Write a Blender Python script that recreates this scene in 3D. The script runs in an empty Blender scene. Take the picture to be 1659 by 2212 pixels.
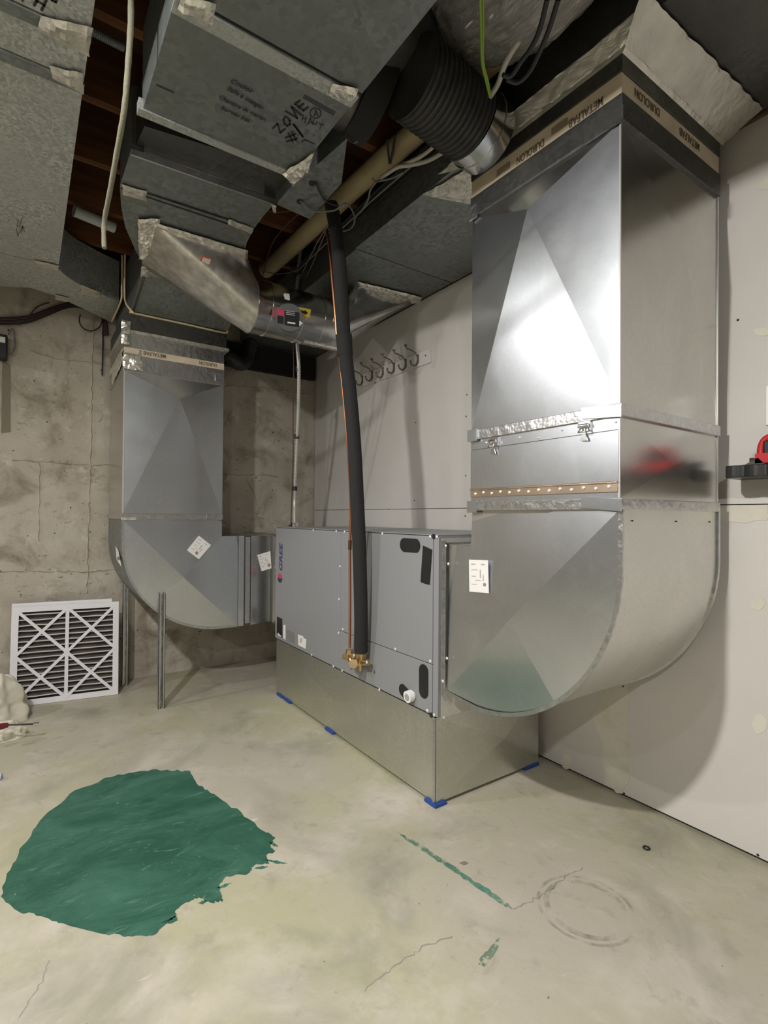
import bpy, bmesh, math, random
from mathutils import Vector, Matrix, noise
random.seed(7)
S = bpy.context.scene
COL = S.collection
V = Vector
# ---------------------------------------------------------------- camera
CAM = V((0, 0, 1.17))
CR = V((.5702959, .82143934, 0)); CU = V((.00757452, -.00525872, .99995749)); CF = V((-.82140442, .57027165, .00922103))
ROLL = math.radians(-.42111657); FPX = 1117.616
cd = bpy.data.cameras.new('camera'); cam = bpy.data.objects.new('camera', cd); COL.objects.link(cam)
cd.sensor_fit = 'HORIZONTAL'; cd.sensor_width = 36; cd.lens = FPX / 1659 * 36; cd.clip_start = .02
M = Matrix(((CR.x, CU.x, -CF.x, 0), (CR.y, CU.y, -CF.y, 0), (CR.z, CU.z, -CF.z, 0), (0, 0, 0, 1)))
cam.matrix_world = Matrix.Translation(CAM) @ M @ Matrix.Rotation(-ROLL, 4, 'Z')
S.camera = cam
# ---------------------------------------------------------------- world, exposure, lights
w = bpy.data.worlds.new('world'); S.world = w; w.use_nodes = True
w.node_tree.nodes['Background'].inputs[0].default_value = (.9, .95, 1, 1)
w.node_tree.nodes['Background'].inputs[1].default_value = .012
S.view_settings.view_transform = 'Standard'; S.view_settings.look = 'None'
S.view_settings.exposure = .2; S.view_settings.gamma = 1
LIGHTS = [  # name, position, watts, size, colour, aim: small downlights in a grid between the joists
    ('downlight', (-2.50, -.76, 2.45), 8, .09, (1, .972, .925), (-2.35, .5, .0)),
    ('downlight', (-3.15, -2.45, 2.45), 20, .09, (1, .972, .925), (-2.6, -1.5, 0)),
    ('downlight', (-.80, -.72, 2.45), 50, .09, (1, .972, .925), (-.9, .5, 0)),
    ('downlight', (-.80, -2.50, 2.45), 7, .09, (1, .972, .925), (-.8, -1.5, 0)),
    ('downlight', (.95, -.72, 2.45), 20, .09, (1, .972, .925), (.7, .5, 0)),
    ('downlight', (2.6, -.72, 2.45), 10, .09, (1, .972, .925), (2.2, .5, 0)),
]
for n, p, e, s, c, a in LIGHTS:
    ld = bpy.data.lights.new(n, 'AREA'); ld.shape = 'DISK'; ld.size = s; ld.energy = e; ld.color = c; ld.spread = math.radians(165)
    lo = bpy.data.objects.new(n, ld); COL.objects.link(lo); lo.location = p
    lo.rotation_euler = (V(a) - V(p)).to_track_quat('-Z', 'Y').to_euler()

# ---------------------------------------------------------------- picking a point of the photo on a real plane
def A(x, y, ax, val):
    xr = (x - 829.5) / FPX; yr = (1106 - y) / FPX
    a = xr * math.cos(ROLL) - yr * math.sin(ROLL); b = xr * math.sin(ROLL) + yr * math.cos(ROLL)
    d = CF + a * CR + b * CU; i = 'XYZ'.index(ax)
    return CAM + d * ((val - CAM[i]) / d[i])
def AL(pts, ax, val): return [A(x, y, ax, val) for x, y in pts]

# ---------------------------------------------------------------- materials
MATS = {}
def mat(name, col, rough=.6, metal=0, var=.0, scale=20, bump=0, bscale=60, col2=None, detail=4, spec=.5, rvar=0, coat=0, stretch=None, alpha=None, trans=0):
    if name in MATS: return MATS[name]
    m = bpy.data.materials.new(name); m.use_nodes = True; nt = m.node_tree; N = nt.nodes; L = nt.links
    b = N['Principled BSDF']; b.inputs['Roughness'].default_value = rough; b.inputs['Metallic'].default_value = metal
    b.inputs['Specular IOR Level'].default_value = spec; b.inputs['Coat Weight'].default_value = coat
    b.inputs['Base Color'].default_value = (*col, 1)
    tc = N.new('ShaderNodeTexCoord'); src = tc.outputs['Object']
    if stretch:
        mp = N.new('ShaderNodeMapping'); mp.inputs['Scale'].default_value = stretch; L.new(src, mp.inputs[0]); src = mp.outputs[0]
    if var or col2:
        n = N.new('ShaderNodeTexNoise'); n.inputs['Scale'].default_value = scale; n.inputs['Detail'].default_value = detail; L.new(src, n.inputs['Vector'])
        r = N.new('ShaderNodeValToRGB'); r.color_ramp.elements[0].position = .32; r.color_ramp.elements[1].position = .68
        c2 = col2 or tuple(min(1, c * (1 + var)) for c in col); c1 = col if col2 else tuple(c * (1 - var) for c in col)
        r.color_ramp.elements[0].color = (*c1, 1); r.color_ramp.elements[1].color = (*c2, 1)
        L.new(n.outputs[0], r.inputs[0]); L.new(r.outputs[0], b.inputs['Base Color'])
        if rvar:
            mr = N.new('ShaderNodeMapRange'); mr.inputs[3].default_value = max(.02, rough - rvar); mr.inputs[4].default_value = rough + rvar
            L.new(n.outputs[0], mr.inputs[0]); L.new(mr.outputs[0], b.inputs['Roughness'])
    if bump:
        n2 = N.new('ShaderNodeTexNoise'); n2.inputs['Scale'].default_value = bscale; n2.inputs['Detail'].default_value = 3; L.new(src, n2.inputs['Vector'])
        bp = N.new('ShaderNodeBump'); bp.inputs['Strength'].default_value = bump; bp.inputs['Distance'].default_value = .004
        L.new(n2.outputs[0], bp.inputs['Height']); L.new(bp.outputs[0], b.inputs['Normal'])
    MATS[name] = m; return m

def mixer(m, a, b, fac):
    n = m.node_tree.nodes.new('ShaderNodeMix'); n.data_type = 'RGBA'; L = m.node_tree.links
    for s, v in ((n.inputs[6], a), (n.inputs[7], b), (n.inputs[0], fac)):
        if isinstance(v, bpy.types.NodeSocket): L.new(v, s)
        else: s.default_value = v if not isinstance(v, tuple) else (*v, 1)[:4]
    return n.outputs[2]
def nz(m, scale, lo, hi, detail=5, stretch=None, rough=.55, dist=0):
    N = m.node_tree.nodes; L = m.node_tree.links
    tc = N.new('ShaderNodeTexCoord'); src = tc.outputs['Object']
    if stretch:
        mp = N.new('ShaderNodeMapping'); mp.inputs['Scale'].default_value = stretch; L.new(src, mp.inputs[0]); src = mp.outputs[0]
    n = N.new('ShaderNodeTexNoise'); n.inputs['Scale'].default_value = scale; n.inputs['Detail'].default_value = detail
    n.inputs['Roughness'].default_value = rough; n.inputs['Distortion'].default_value = dist; L.new(src, n.inputs['Vector'])
    r = N.new('ShaderNodeMapRange'); r.inputs[1].default_value = lo; r.inputs[2].default_value = hi; L.new(n.outputs[0], r.inputs[0])
    return r.outputs[0]
def bsdf(m): return m.node_tree.nodes['Principled BSDF']
def setcol(m, out): m.node_tree.links.new(out, bsdf(m).inputs['Base Color'])
def addbump(m, out, strength, dist=.004):
    N = m.node_tree.nodes; bp = N.new('ShaderNodeBump'); bp.inputs['Strength'].default_value = strength; bp.inputs['Distance'].default_value = dist
    m.node_tree.links.new(out, bp.inputs['Height']); m.node_tree.links.new(bp.outputs[0], bsdf(m).inputs['Normal'])

# concrete floor
m = mat('floor_concrete', (.5, .46, .4), rough=.55, spec=.4)
c = mixer(m, (.46, .425, .35), (.43, .41, .28), nz(m, 1.1, .40, .60, 3))
c = mixer(m, c, (.57, .52, .46), nz(m, 2.6, .48, .70, 7, rough=.68, dist=.3))
c = mixer(m, c, (.25, .24, .19), nz(m, 1.7, .52, .78, 8, dist=.6, rough=.62))
c = mixer(m, c, (.34, .30, .24), nz(m, 11, .56, .74, 9, dist=.5, rough=.7))
c = mixer(m, c, (.60, .56, .50), nz(m, 34, .68, .80, 6, stretch=(1, .35, 1), dist=1.2))
c = mixer(m, c, (.62, .59, .52), nz(m, 24, .73, .82, 5, stretch=(.22, 1, 1), dist=1.5))
c = mixer(m, c, (.16, .14, .12), nz(m, 55, .73, .76, 3))
setcol(m, c); addbump(m, nz(m, 60, .2, .8, 6), .25, .002)
MFLOOR = m
# concrete wall
m = mat('wall_concrete', (.4, .36, .3), rough=.85, spec=.2)
c = mixer(m, (.46, .41, .335), (.60, .555, .475), nz(m, 2.2, .35, .65, 6, rough=.6))
c = mixer(m, c, (.22, .185, .135), nz(m, 3.2, .50, .72, 8, dist=.7, rough=.65))
c = mixer(m, c, (.64, .60, .53), nz(m, 8, .58, .70, 8, dist=.4, rough=.65))
c = mixer(m, c, (.20, .17, .13), nz(m, 16, .64, .74, 8, stretch=(1, 1, 1.6), dist=1.5))
c = mixer(m, c, (.06, .05, .045), nz(m, 34, .72, .75, 2))
setcol(m, c); addbump(m, nz(m, 26, .2, .8, 8, rough=.7), .6, .006)
MCONC = m
# drywall: grey paper, cream compound
m = mat('drywall_paper', (.6, .57, .54), rough=.85, spec=.25)
setcol(m, mixer(m, (.61, .58, .545), (.67, .645, .61), nz(m, 1.6, .35, .65, 3)))
addbump(m, nz(m, 260, .3, .7, 3), .05, .001)
MDRY = m
m = mat('joint_compound', (.66, .63, .53), rough=.8)
setcol(m, mixer(m, (.70, .67, .58), (.62, .585, .49), nz(m, 9, .35, .65, 5)))
MCOMP = m
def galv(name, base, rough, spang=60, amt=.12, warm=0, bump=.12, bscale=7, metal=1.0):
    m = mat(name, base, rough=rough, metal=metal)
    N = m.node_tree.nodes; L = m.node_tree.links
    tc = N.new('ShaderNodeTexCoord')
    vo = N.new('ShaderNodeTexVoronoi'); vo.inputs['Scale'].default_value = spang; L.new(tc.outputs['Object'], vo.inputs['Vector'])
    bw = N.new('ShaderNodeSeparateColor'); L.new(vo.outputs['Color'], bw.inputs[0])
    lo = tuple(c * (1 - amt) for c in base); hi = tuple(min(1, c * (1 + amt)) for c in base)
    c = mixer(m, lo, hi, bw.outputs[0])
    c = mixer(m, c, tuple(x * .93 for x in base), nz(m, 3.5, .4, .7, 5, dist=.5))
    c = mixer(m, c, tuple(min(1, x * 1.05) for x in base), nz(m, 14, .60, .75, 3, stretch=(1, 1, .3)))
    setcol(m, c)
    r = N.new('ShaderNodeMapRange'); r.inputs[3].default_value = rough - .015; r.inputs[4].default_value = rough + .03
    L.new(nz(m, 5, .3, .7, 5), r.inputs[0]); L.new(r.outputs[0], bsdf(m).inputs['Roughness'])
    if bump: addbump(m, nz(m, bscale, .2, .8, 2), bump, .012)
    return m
GALV = galv('galvanised_new', (.62, .65, .69), .30, 90, .03, bump=.03, bscale=4)
bsdf(GALV).inputs['Coat Weight'].default_value = .8; bsdf(GALV).inputs['Coat Roughness'].default_value = .10; bsdf(GALV).inputs['Coat IOR'].default_value = 2.0
GSIDE = galv('galvanised_side', (.62, .615, .59), .22, 90, .03, bump=.03, bscale=4)
GHEEL = galv('galvanised_heel', (.72, .72, .69), .36, 90, .03, bump=.03, bscale=4)
GSLIP = galv('galvanised_slip', (.60, .60, .61), .32, 70, .12, bump=.15, bscale=30)
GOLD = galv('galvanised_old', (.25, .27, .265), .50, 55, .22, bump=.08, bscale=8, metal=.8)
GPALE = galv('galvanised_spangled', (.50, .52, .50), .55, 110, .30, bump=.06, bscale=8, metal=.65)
GDARK = galv('galvanised_darkened', (.12, .118, .112), .38, 60, .2, bump=.08, metal=.8)  # dark reflection on the top slips is put into this base colour
GBASE = galv('galvanised_plinth', (.66, .67, .62), .38, 120, .07, bump=.05, bscale=4)
FOIL = mat('foil_tape', (.86, .83, .75), rough=.24, metal=.8, var=.1, scale=30, bump=1, bscale=55)
FOILD = mat('foil_dull', (.66, .64, .57), rough=.32, metal=.7, var=.15, scale=22, bump=.9, bscale=45)
FLARE = mat('flare_foil', (.56, .55, .50), rough=.34, metal=.7, var=.15, scale=9, bump=.35, bscale=14)
SILVER = mat('flex_foil', (.90, .87, .84), rough=.35, metal=.0, coat=.6)
_f = nz(SILVER, 26, .30, .68, 6, stretch=(.22, 1.3, 1.3), dist=1.6, rough=.7); setcol(SILVER, mixer(SILVER, (.50, .47, .44), (.98, .95, .92), _f)); addbump(SILVER, _f, 1, .03)  # crease glints of the foil painted into the colour as pale and dark streaks
CHROME = mat('chrome', (.8, .8, .82), rough=.18, metal=1)
SHINY = mat('galvanised_round', (.55, .55, .54), rough=.18, metal=1, var=.15, scale=12, bump=.2, bscale=12)
PAINT = mat('grey_enamel', (.272, .277, .288), rough=.42, var=.02, scale=300, bump=.06, bscale=420)
PAINTD = mat('grey_enamel_frame', (.24, .245, .255), rough=.42)
BLACK = mat('black_plastic', (.012, .012, .013), rough=.5)
BTAPE = mat('black_tape', (.010, .010, .011), rough=.55)
FOAM = mat('black_foam_insulation', (.018, .018, .019), rough=.9, bump=.3, bscale=200)
COPPER = mat('copper', (.66, .27, .13), rough=.28, metal=1)
BRASS = mat('brass', (.62, .46, .24), rough=.3, metal=1, var=.12, scale=30)
HINGE = mat('hinge_brass', (.66, .52, .40), rough=.32, metal=1, var=.15, scale=9)
WHITE = mat('white_paper', (.82, .80, .78), rough=.6)
WPLAS = mat('white_plastic', (.86, .86, .84), rough=.4)
INK = mat('marker_ink', (.02, .02, .025), rough=.6)
INKG = mat('faded_print', (.42, .40, .40), rough=.7)
CANVAS = mat('tan_connector_fabric', (.66, .56, .42), rough=.75, var=.1, scale=14)
PRINT = mat('brown_print', (.16, .12, .08), rough=.7)
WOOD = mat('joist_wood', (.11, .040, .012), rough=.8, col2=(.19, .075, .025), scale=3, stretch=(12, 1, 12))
WOODL = mat('pale_wood', (.50, .34, .14), rough=.7, var=.15, scale=8)
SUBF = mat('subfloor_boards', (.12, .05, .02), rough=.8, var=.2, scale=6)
PVCC = mat('cream_pipe', (.38, .31, .17), rough=.45, var=.1, scale=9)
PVCG = mat('grey_white_pipe', (.50, .52, .50), rough=.5)
CORD = mat('beige_cord', (.22, .21, .15), rough=.8, bump=.5, bscale=120)
GASKET = mat('tan_sealant', (.62, .50, .30), rough=.7, var=.1, scale=30)
GREENP = None
BLUE = mat('blue_foam', (.02, .07, .30), rough=.8)
CLOTH = mat('canvas_cloth', (.70, .66, .54), rough=.9, var=.05, scale=12, bump=.2, bscale=300)
RED = mat('red_plastic', (.55, .02, .025), rough=.35)
FRAMEW = mat('filter_card', (.80, .79, .82), rough=.6, var=.02, scale=10)
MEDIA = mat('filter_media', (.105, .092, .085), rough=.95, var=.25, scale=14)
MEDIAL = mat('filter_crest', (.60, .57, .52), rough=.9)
WHOOK = mat('hook_bronze', (.20, .17, .13), rough=.4, metal=.7)
PAINTW = mat('white_paint', (.74, .72, .69), rough=.5)
DKRED = mat('maroon_cable', (.09, .03, .035), rough=.5)
GRAYC = mat('grey_cable', (.17, .17, .165), rough=.5)
WHITEC = mat('white_cable', (.46, .44, .37), rough=.5)
GREENC = mat('green_cable', (.20, .32, .03), rough=.5)
NAVY = mat('navy_print', (.02, .03, .13), rough=.5)
REDP = mat('red_print', (.62, .05, .10), rough=.5)
YEL = mat('yellow_sticker', (.70, .52, .06), rough=.6)
GREYD = mat('grey_disc', (.13, .13, .13), rough=.5)
FLEXB = mat('black_flex_skin', (.035, .034, .034), rough=.45, var=.3, scale=20)
RIMB = mat('matte_black', (.015, .014, .013), rough=.9)
ORANGE = mat('orange_tag', (.62, .14, .03), rough=.6)
PAPERB = mat('room_paint', (.50, .48, .45), rough=.9)
STEELD = mat('mc_cable', (.62, .62, .58), rough=.35, metal=.6)

# ---------------------------------------------------------------- mesh helpers
def tag(o, label, cat, group=None):
    o['label'] = label; o['category'] = cat
    if group: o['group'] = group
    return o
def worg(p): return V(p['org']) if p is not None and 'org' in p else V((0, 0, 0))
def thing(name, loc, label, cat, group=None):
    o = bpy.data.objects.new(name, None); COL.objects.link(o); o.location = loc; o['org'] = list(loc); o.empty_display_size = .05
    return tag(o, label, cat, group)
class MB:
    def __init__(s): s.v = []; s.f = []; s.sm = []
    def add(s, vs, fs, smooth=False):
        n = len(s.v); s.v += [V(x) for x in vs]; s.f += [tuple(i + n for i in f) for f in fs]; s.sm += [smooth] * len(fs); return s
    def box(s, x0, x1, y0, y1, z0, z1):
        vs = [(x, y, z) for z in (z0, z1) for y in (y0, y1) for x in (x0, x1)]
        return s.add(vs, [(0, 2, 3, 1), (4, 5, 7, 6), (0, 1, 5, 4), (2, 6, 7, 3), (0, 4, 6, 2), (1, 3, 7, 5)])
    def prism(s, poly, off, smooth=False):
        n = len(poly); off = V(off); vs = [V(p) for p in poly] + [V(p) + off for p in poly]
        fs = [tuple(range(n))[::-1], tuple(range(n, 2 * n))] + [(i, (i + 1) % n, n + (i + 1) % n, n + i) for i in range(n)]
        a = V((0, 0, 0))
        for i in range(n): a += vs[i].cross(vs[(i + 1) % n])
        if a.dot(off) < 0: fs = [f[::-1] for f in fs]
        return s.add(vs, fs, smooth)
    def bar(s, a, b, wd, th, up=(0, 0, 1)):
        a = V(a); b = V(b); d = (b - a).normalized(); u = V(up); x = d.cross(u).normalized(); y = x.cross(d)
        p = [a + x * wd / 2 + y * th / 2, a - x * wd / 2 + y * th / 2, a - x * wd / 2 - y * th / 2, a + x * wd / 2 - y * th / 2]
        return s.prism(p, b - a)
    def tube(s, path, r, n=10, caps=True, rf=None):
        path = [V(p) for p in path]; m = len(path); rings = []
        t0 = (path[1] - path[0]).normalized(); u = t0.orthogonal().normalized()
        for i, p in enumerate(path):
            t = ((path[min(i + 1, m - 1)] - path[max(i - 1, 0)])).normalized()
            u = (u - t * u.dot(t)).normalized(); w_ = t.cross(u); rr = (rf(i / (m - 1)) if rf else 1) * r
            rings.append([p + (u * math.cos(2 * math.pi * k / n) + w_ * math.sin(2 * math.pi * k / n)) * rr for k in range(n)])
        vs = [q for R in rings for q in R]
        fs = [(i * n + k, i * n + (k + 1) % n, (i + 1) * n + (k + 1) % n, (i + 1) * n + k) for i in range(m - 1) for k in range(n)]
        s.add(vs, fs, True)
        if caps:
            s.add(rings[0], [tuple(range(n))[::-1]]); s.add(rings[-1], [tuple(range(n))])
        return s
    def cyl(s, a, b, r, n=20, r2=None):
        k = 1 if r2 is None else r2 / r
        return s.tube([a, b], r, n, rf=lambda t: 1 + (k - 1) * t)
    def strip(s, pa, pb, smooth=True):
        n = len(pa); return s.add(list(pa) + list(pb), [(i, i + 1, n + i + 1, n + i) for i in range(n - 1)], smooth)
    def build(s, name, m, parent=None, bevel=0, recalc=True, keep=False):
        if parent is not None: org = worg(parent)
        elif keep: org = V((0, 0, 0))
        else:
            xs = [v.x for v in s.v]; ys = [v.y for v in s.v]; zs = [v.z for v in s.v]
            org = V(((min(xs) + max(xs)) / 2, (min(ys) + max(ys)) / 2, min(zs)))
        me = bpy.data.meshes.new(name); me.from_pydata([v - org for v in s.v], [], s.f); me.update()
        for i, p in enumerate(me.polygons): p.use_smooth = s.sm[i]
        if recalc:
            bm = bmesh.new(); bm.from_mesh(me); bmesh.ops.recalc_face_normals(bm, faces=bm.faces); bm.to_mesh(me); bm.free()
        me.materials.append(m)
        o = bpy.data.objects.new(name, me); COL.objects.link(o)
        o['org'] = list(org)
        if parent is not None: o.parent = parent
        else: o.location = org
        if bevel:
            b = o.modifiers.new('bevel', 'BEVEL'); b.width = bevel; b.segments = 2; b.limit_method = 'ANGLE'
        return o
def structure(o): o['kind'] = 'structure'; return o
def smoothpath(pts, k=6):
    pts = [V(p) for p in pts]; out = []
    for i in range(len(pts) - 1):
        p0 = pts[max(i - 1, 0)]; p1 = pts[i]; p2 = pts[i + 1]; p3 = pts[min(i + 2, len(pts) - 1)]
        for j in range(k):
            t = j / k
            out.append(.5 * ((2 * p1) + (-p0 + p2) * t + (2 * p0 - 5 * p1 + 4 * p2 - p3) * t * t + (-p0 + 3 * p1 - 3 * p2 + p3) * t ** 3))
    out.append(pts[-1]); return out
SCREW = {}
ZINC = mat('zinc_screw', (.78, .78, .77), rough=.45, metal=.5)
def screw(parent, P, nrm, r=.006, m=None, name='screw'):
    m = m or ZINC; key = (round(r, 4), m.name)
    if key not in SCREW:
        mb = MB(); mb.tube([(0, 0, -.001), (0, 0, .001), (0, 0, .0022), (0, 0, .0034)], r, 8, rf=lambda t: (1, 1, .8, .4)[min(3, int(t * 3 + .5))])
        me = bpy.data.meshes.new('screw'); me.from_pydata(mb.v, [], mb.f); me.materials.append(m); SCREW[key] = me
    o = bpy.data.objects.new(name, SCREW[key]); COL.objects.link(o)
    o.location = V(P) - worg(parent); o.rotation_euler = V(nrm).to_track_quat('Z', 'Y').to_euler(); o.parent = parent; o['org'] = list(P)
    return o
def foil(parent, corners, nrm, amp=.005, n=10, m=None, name='foil_tape', seed=0, lift=.003):
    """a crumpled strip of foil tape stuck on a surface; corners p00,p10,p11,p01"""
    a, b, c, d = [V(p) for p in corners]; nrm = V(nrm).normalized(); m = m or FOIL
    nu = max(3, int((b - a).length / .012)); nv = max(3, int((d - a).length / .012)); nu = min(nu, 60); nv = min(nv, 40)
    vs = []
    for j in range(nv + 1):
        for i in range(nu + 1):
            u = i / nu; t = j / nv; p = a.lerp(b, u).lerp(d.lerp(c, u), t)
            h = abs(noise.noise(p * 26 + V((seed, 0, 0)))) * amp * 1.6 + abs(noise.noise(p * 60 + V((0, seed, 0)))) * amp * .7
            e = 0 if (i in (0, nu) or j in (0, nv)) else 1
            j2 = V((noise.noise(p * 30 + V((9, seed, 0))), noise.noise(p * 30 + V((0, 7, seed))), 0)) * .006 * (1 - e)
            vs.append(p + nrm * (lift + h * e) + j2)
    fs = [(j * (nu + 1) + i, j * (nu + 1) + i + 1, (j + 1) * (nu + 1) + i + 1, (j + 1) * (nu + 1) + i) for j in range(nv) for i in range(nu)]
    mb = MB(); mb.add(vs, fs)
    return mb.build(name, m, parent, recalc=False)
def decal(parent, pts, nrm, m, name, th=.0012):
    return MB().prism([V(p) + V(nrm) * .0004 for p in pts], V(nrm) * th).build(name, m, parent)
def strokes(parent, lines, tp, wd, nrm, m, name):
    """handwriting as flat pen strokes; tp maps a photo point to the surface"""
    mb = MB(); nrm = V(nrm)
    for ln in lines:
        P = [tp(*q) + nrm * .002 for q in ln]
        for a, b in zip(P, P[1:]):
            d = (b - a).normalized(); sd = d.cross(nrm).normalized() * wd / 2; e = d * wd * .35
            mb.add([a - e - sd, a - e + sd, b + e + sd, b + e - sd], [(0, 1, 2, 3)])
    return mb.build(name, m, parent, recalc=False)
def text(parent, body, size, origin, u, v, m, name='lettering', sx=1, shear=0, bold=0):
    cu = bpy.data.curves.new(name, 'FONT'); cu.body = body; cu.size = size; cu.extrude = .0004; cu.offset = bold; cu.shear = shear; cu.fill_mode = 'BOTH'
    t = bpy.data.objects.new(name + '_tmp', cu); COL.objects.link(t); dg = bpy.context.evaluated_depsgraph_get(); dg.update()
    me = bpy.data.meshes.new_from_object(t.evaluated_get(dg)); bpy.data.objects.remove(t); bpy.data.curves.remove(cu)
    u = V(u).normalized(); v = V(v).normalized(); n = u.cross(v)
    mt = Matrix((u * sx, v, n)).transposed()
    for q in me.vertices: q.co = mt @ q.co + V(origin) - worg(parent)
    me.materials.clear(); me.materials.append(m); me.name = name
    o = bpy.data.objects.new(name, me); COL.objects.link(o); o.parent = parent; o['org'] = list(worg(parent)); return o
def cross_panel(parent, outline, creases, apex, h, to3, nrm, m, name):
    """sheet metal panel with a cross break: four planes that meet in a slightly raised apex. outline 2D, creases = indices of outline where folds end"""
    nrm = V(nrm); n = len(outline); A2 = V((apex[0], apex[1])); O = [V((p[0], p[1])) for p in outline]
    hh = [0.0] * n; cs = sorted(creases)
    for q in range(len(cs)):
        i0, i1 = cs[q], cs[(q + 1) % len(cs)]; P, Q = O[i0], O[i1]
        d = Q - P; nn = V((-d.y, d.x)); base = (A2 - P).dot(nn)
        k = (i0 + 1) % n
        while k != i1:
            hh[k] = h * (O[k] - P).dot(nn) / base; k = (k + 1) % n
    vs = [to3(A2.x, A2.y) + nrm * h] + [to3(p.x, p.y) + nrm * hh[i] for i, p in enumerate(O)]
    fs = [(0, 1 + i, 1 + (i + 1) % n) for i in range(n)]
    mb = MB(); mb.add(vs, fs)
    # turned edge behind the sheet
    mb.add([v for v in vs[1:]] + [v - nrm * .012 for v in vs[1:]], [(i, (i + 1) % n, n + (i + 1) % n, n + i) for i in range(n)])
    return mb.build(name, m, parent)

# ================================================================ STRUCTURE
WY = 2.076; WX = -4.067; CEIL = 3.02
floor = structure(MB().box(WX - .1, 4, -4, WY + .1, -.12, 0).build('floor', MFLOOR, keep=True))
wl = structure(MB().box(WX - .15, WX, -4, WY + .1, 0, CEIL).build('wall_left', MCONC, keep=True))
wr = structure(MB().box(WX, 4, WY + .016, WY + .1, 0, CEIL).build('wall_right', mat('stud_dark', (.06, .05, .045), rough=.9), keep=True))
structure(MB().box(4, 4.1, -4, WY, 0, CEIL).build('wall_back', PAPERB, keep=True))
structure(MB().box(WX, 4, -4.1, -4, 0, CEIL).build('wall_front', PAPERB, keep=True))
ce = structure(MB().box(WX, 4, -4, WY, CEIL, CEIL + .05).build('ceiling', SUBF, keep=True))
me = None
for k in range(20):
    x = -3.90 + k * .405
    if me is None:
        o = MB().box(-.019, .019, -4, WY, 2.77, CEIL).build('joist', WOOD, ce); me = o.data
    else:
        o = bpy.data.objects.new('joist', me); COL.objects.link(o); o.parent = ce
    o.location.x = x
for x in (-1.62, -2.72):
    o = MB().box(x, x + .05, .02, .42, 2.80, 2.82).build('wood_strap', WOODL, ce)
# drywall sheets
for (x0, x1, z0, z1) in ((WX + .01, -1.239, .014, 1.221), (-1.236, -.660, .014, 1.221), (-.657, 1.78, .014, 2.72), (1.783, 3.9, .014, 2.72),
                         (WX + .01, -1.85, 1.224, 2.56), (-1.847, -.66, 1.224, 2.72)):
    MB().box(x0, x1, WY, WY + .0155, z0, z1).build('drywall_sheet', MDRY, wr, bevel=.0012)
def blob(pts, name, m, parent, ax, val, nrm, th=.0012, jit=2.0, sub=4):
    P = []
    n = len(pts)
    for i in range(n):
        a = V(pts[i]); b = V(pts[(i + 1) % n])
        for j in range(sub):
            q = a.lerp(b, j / sub); q = q + V((random.uniform(-jit, jit), random.uniform(-jit, jit))) * (1 if j else .3)
            P.append(A(q.x, q.y, ax, val))
    return decal(parent, P, nrm, m, name, th)
blob([(1345, 1462), (1362, 1465), (1366, 1500), (1362, 1540), (1368, 1600), (1364, 1640), (1370, 1670), (1352, 1707), (1340, 1705), (1330, 1690), (1310, 1640), (1312, 1600), (1296, 1570), (1285, 1545), (1305, 1500), (1300, 1478)], 'compound_patch', MCOMP, wr, 'Y', WY, (0, -1, 0))
blob([(1550, 1088), (1600, 1082), (1659, 1080), (1659, 1112), (1600, 1118), (1552, 1112)], 'compound_patch', MCOMP, wr, 'Y', WY, (0, -1, 0))
for (cx, cy, rx, ry) in ((1642, 1292, 15, 15), (1648, 1552, 16, 24), (1640, 385, 22, 12), (1640, 705, 20, 10), (1652, 240, 10, 8), (1232, 1640, 12, 18)):
    blob([(cx + rx * math.cos(t) * random.uniform(.8, 1.15), cy + ry * math.sin(t) * random.uniform(.8, 1.15)) for t in [k * math.pi / 6 for k in range(12)]], 'compound_patch', MCOMP, wr, 'Y', WY, (0, -1, 0), jit=.8, sub=2)
for q in ((895, 912), (1005, 850), (1005, 1025), (1004, 897), (770, 1080), (840, 1100), (895, 1080), (1005, 1112), (1357, 1706), (1648, 1835), (1588, 680), (1352, 1475)):
    screw(wr, A(*q, 'Y', WY), (0, -1, 0), .0045, BLACK, 'drywall_screw')
# concrete form seams (raised fins) and tie holes
def seam(pts, wd=.012, name='form_seam'):
    P = [A(x, y, 'X', WX) for x, y in pts]; Q = []
    for a, b in zip(P, P[1:]):
        k = max(2, int((b - a).length / .03))
        for j in range(k): Q.append(a.lerp(b, j / k))
    Q.append(P[-1]); mb = MB(); ra = []; rb = []; rc = []
    for i, p in enumerate(Q):
        d = (Q[min(i + 1, len(Q) - 1)] - Q[max(0, i - 1)]).normalized(); sd = V((0, -d.z, d.y)); j = random.uniform(-.005, .005); ww = wd * random.uniform(.4, 1.3)
        ra.append(p + sd * (ww / 2 + j)); rb.append(p + sd * j + V((random.uniform(.003, .012), 0, 0))); rc.append(p + sd * (-ww / 2 + j))
    mb.strip(ra, rb, False).strip(rb, rc, False); mb.build(name, MCONC, wl)
for ln in ([(197, 700), (193, 800), (195, 960), (192, 1100), (190, 1290)], [(60, 770), (120, 788), (190, 792), (240, 802)], [(25, 1006), (110, 1009), (196, 1014), (236, 1012)], [(0, 1246), (60, 1245), (190, 1244), (250, 1238)], [(84, 1012), (84, 1120), (84, 1180)],
           [(480, 1031), (560, 1030), (600, 1033)], [(482, 840), (560, 842), (620, 850), (668, 856)], [(665, 790), (667, 860)], [(530, 1040), (548, 1070), (556, 1095)]):
    seam(ln)
decal(wl, AL([(0, 790), (18, 800), (20, 945), (0, 948)], 'X', WX), (1, 0, 0), mat('rough_concrete', (.24, .21, .16), rough=.95, bump=.8, bscale=60), 'rough_patch', .002)
o = MB().box(WX, WX + .05, 1.08, WY - .02, 2.35, 2.54).build('dark_strip_1', RIMB, keep=True); structure(o)  # black strip along the top of the concrete wall

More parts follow.
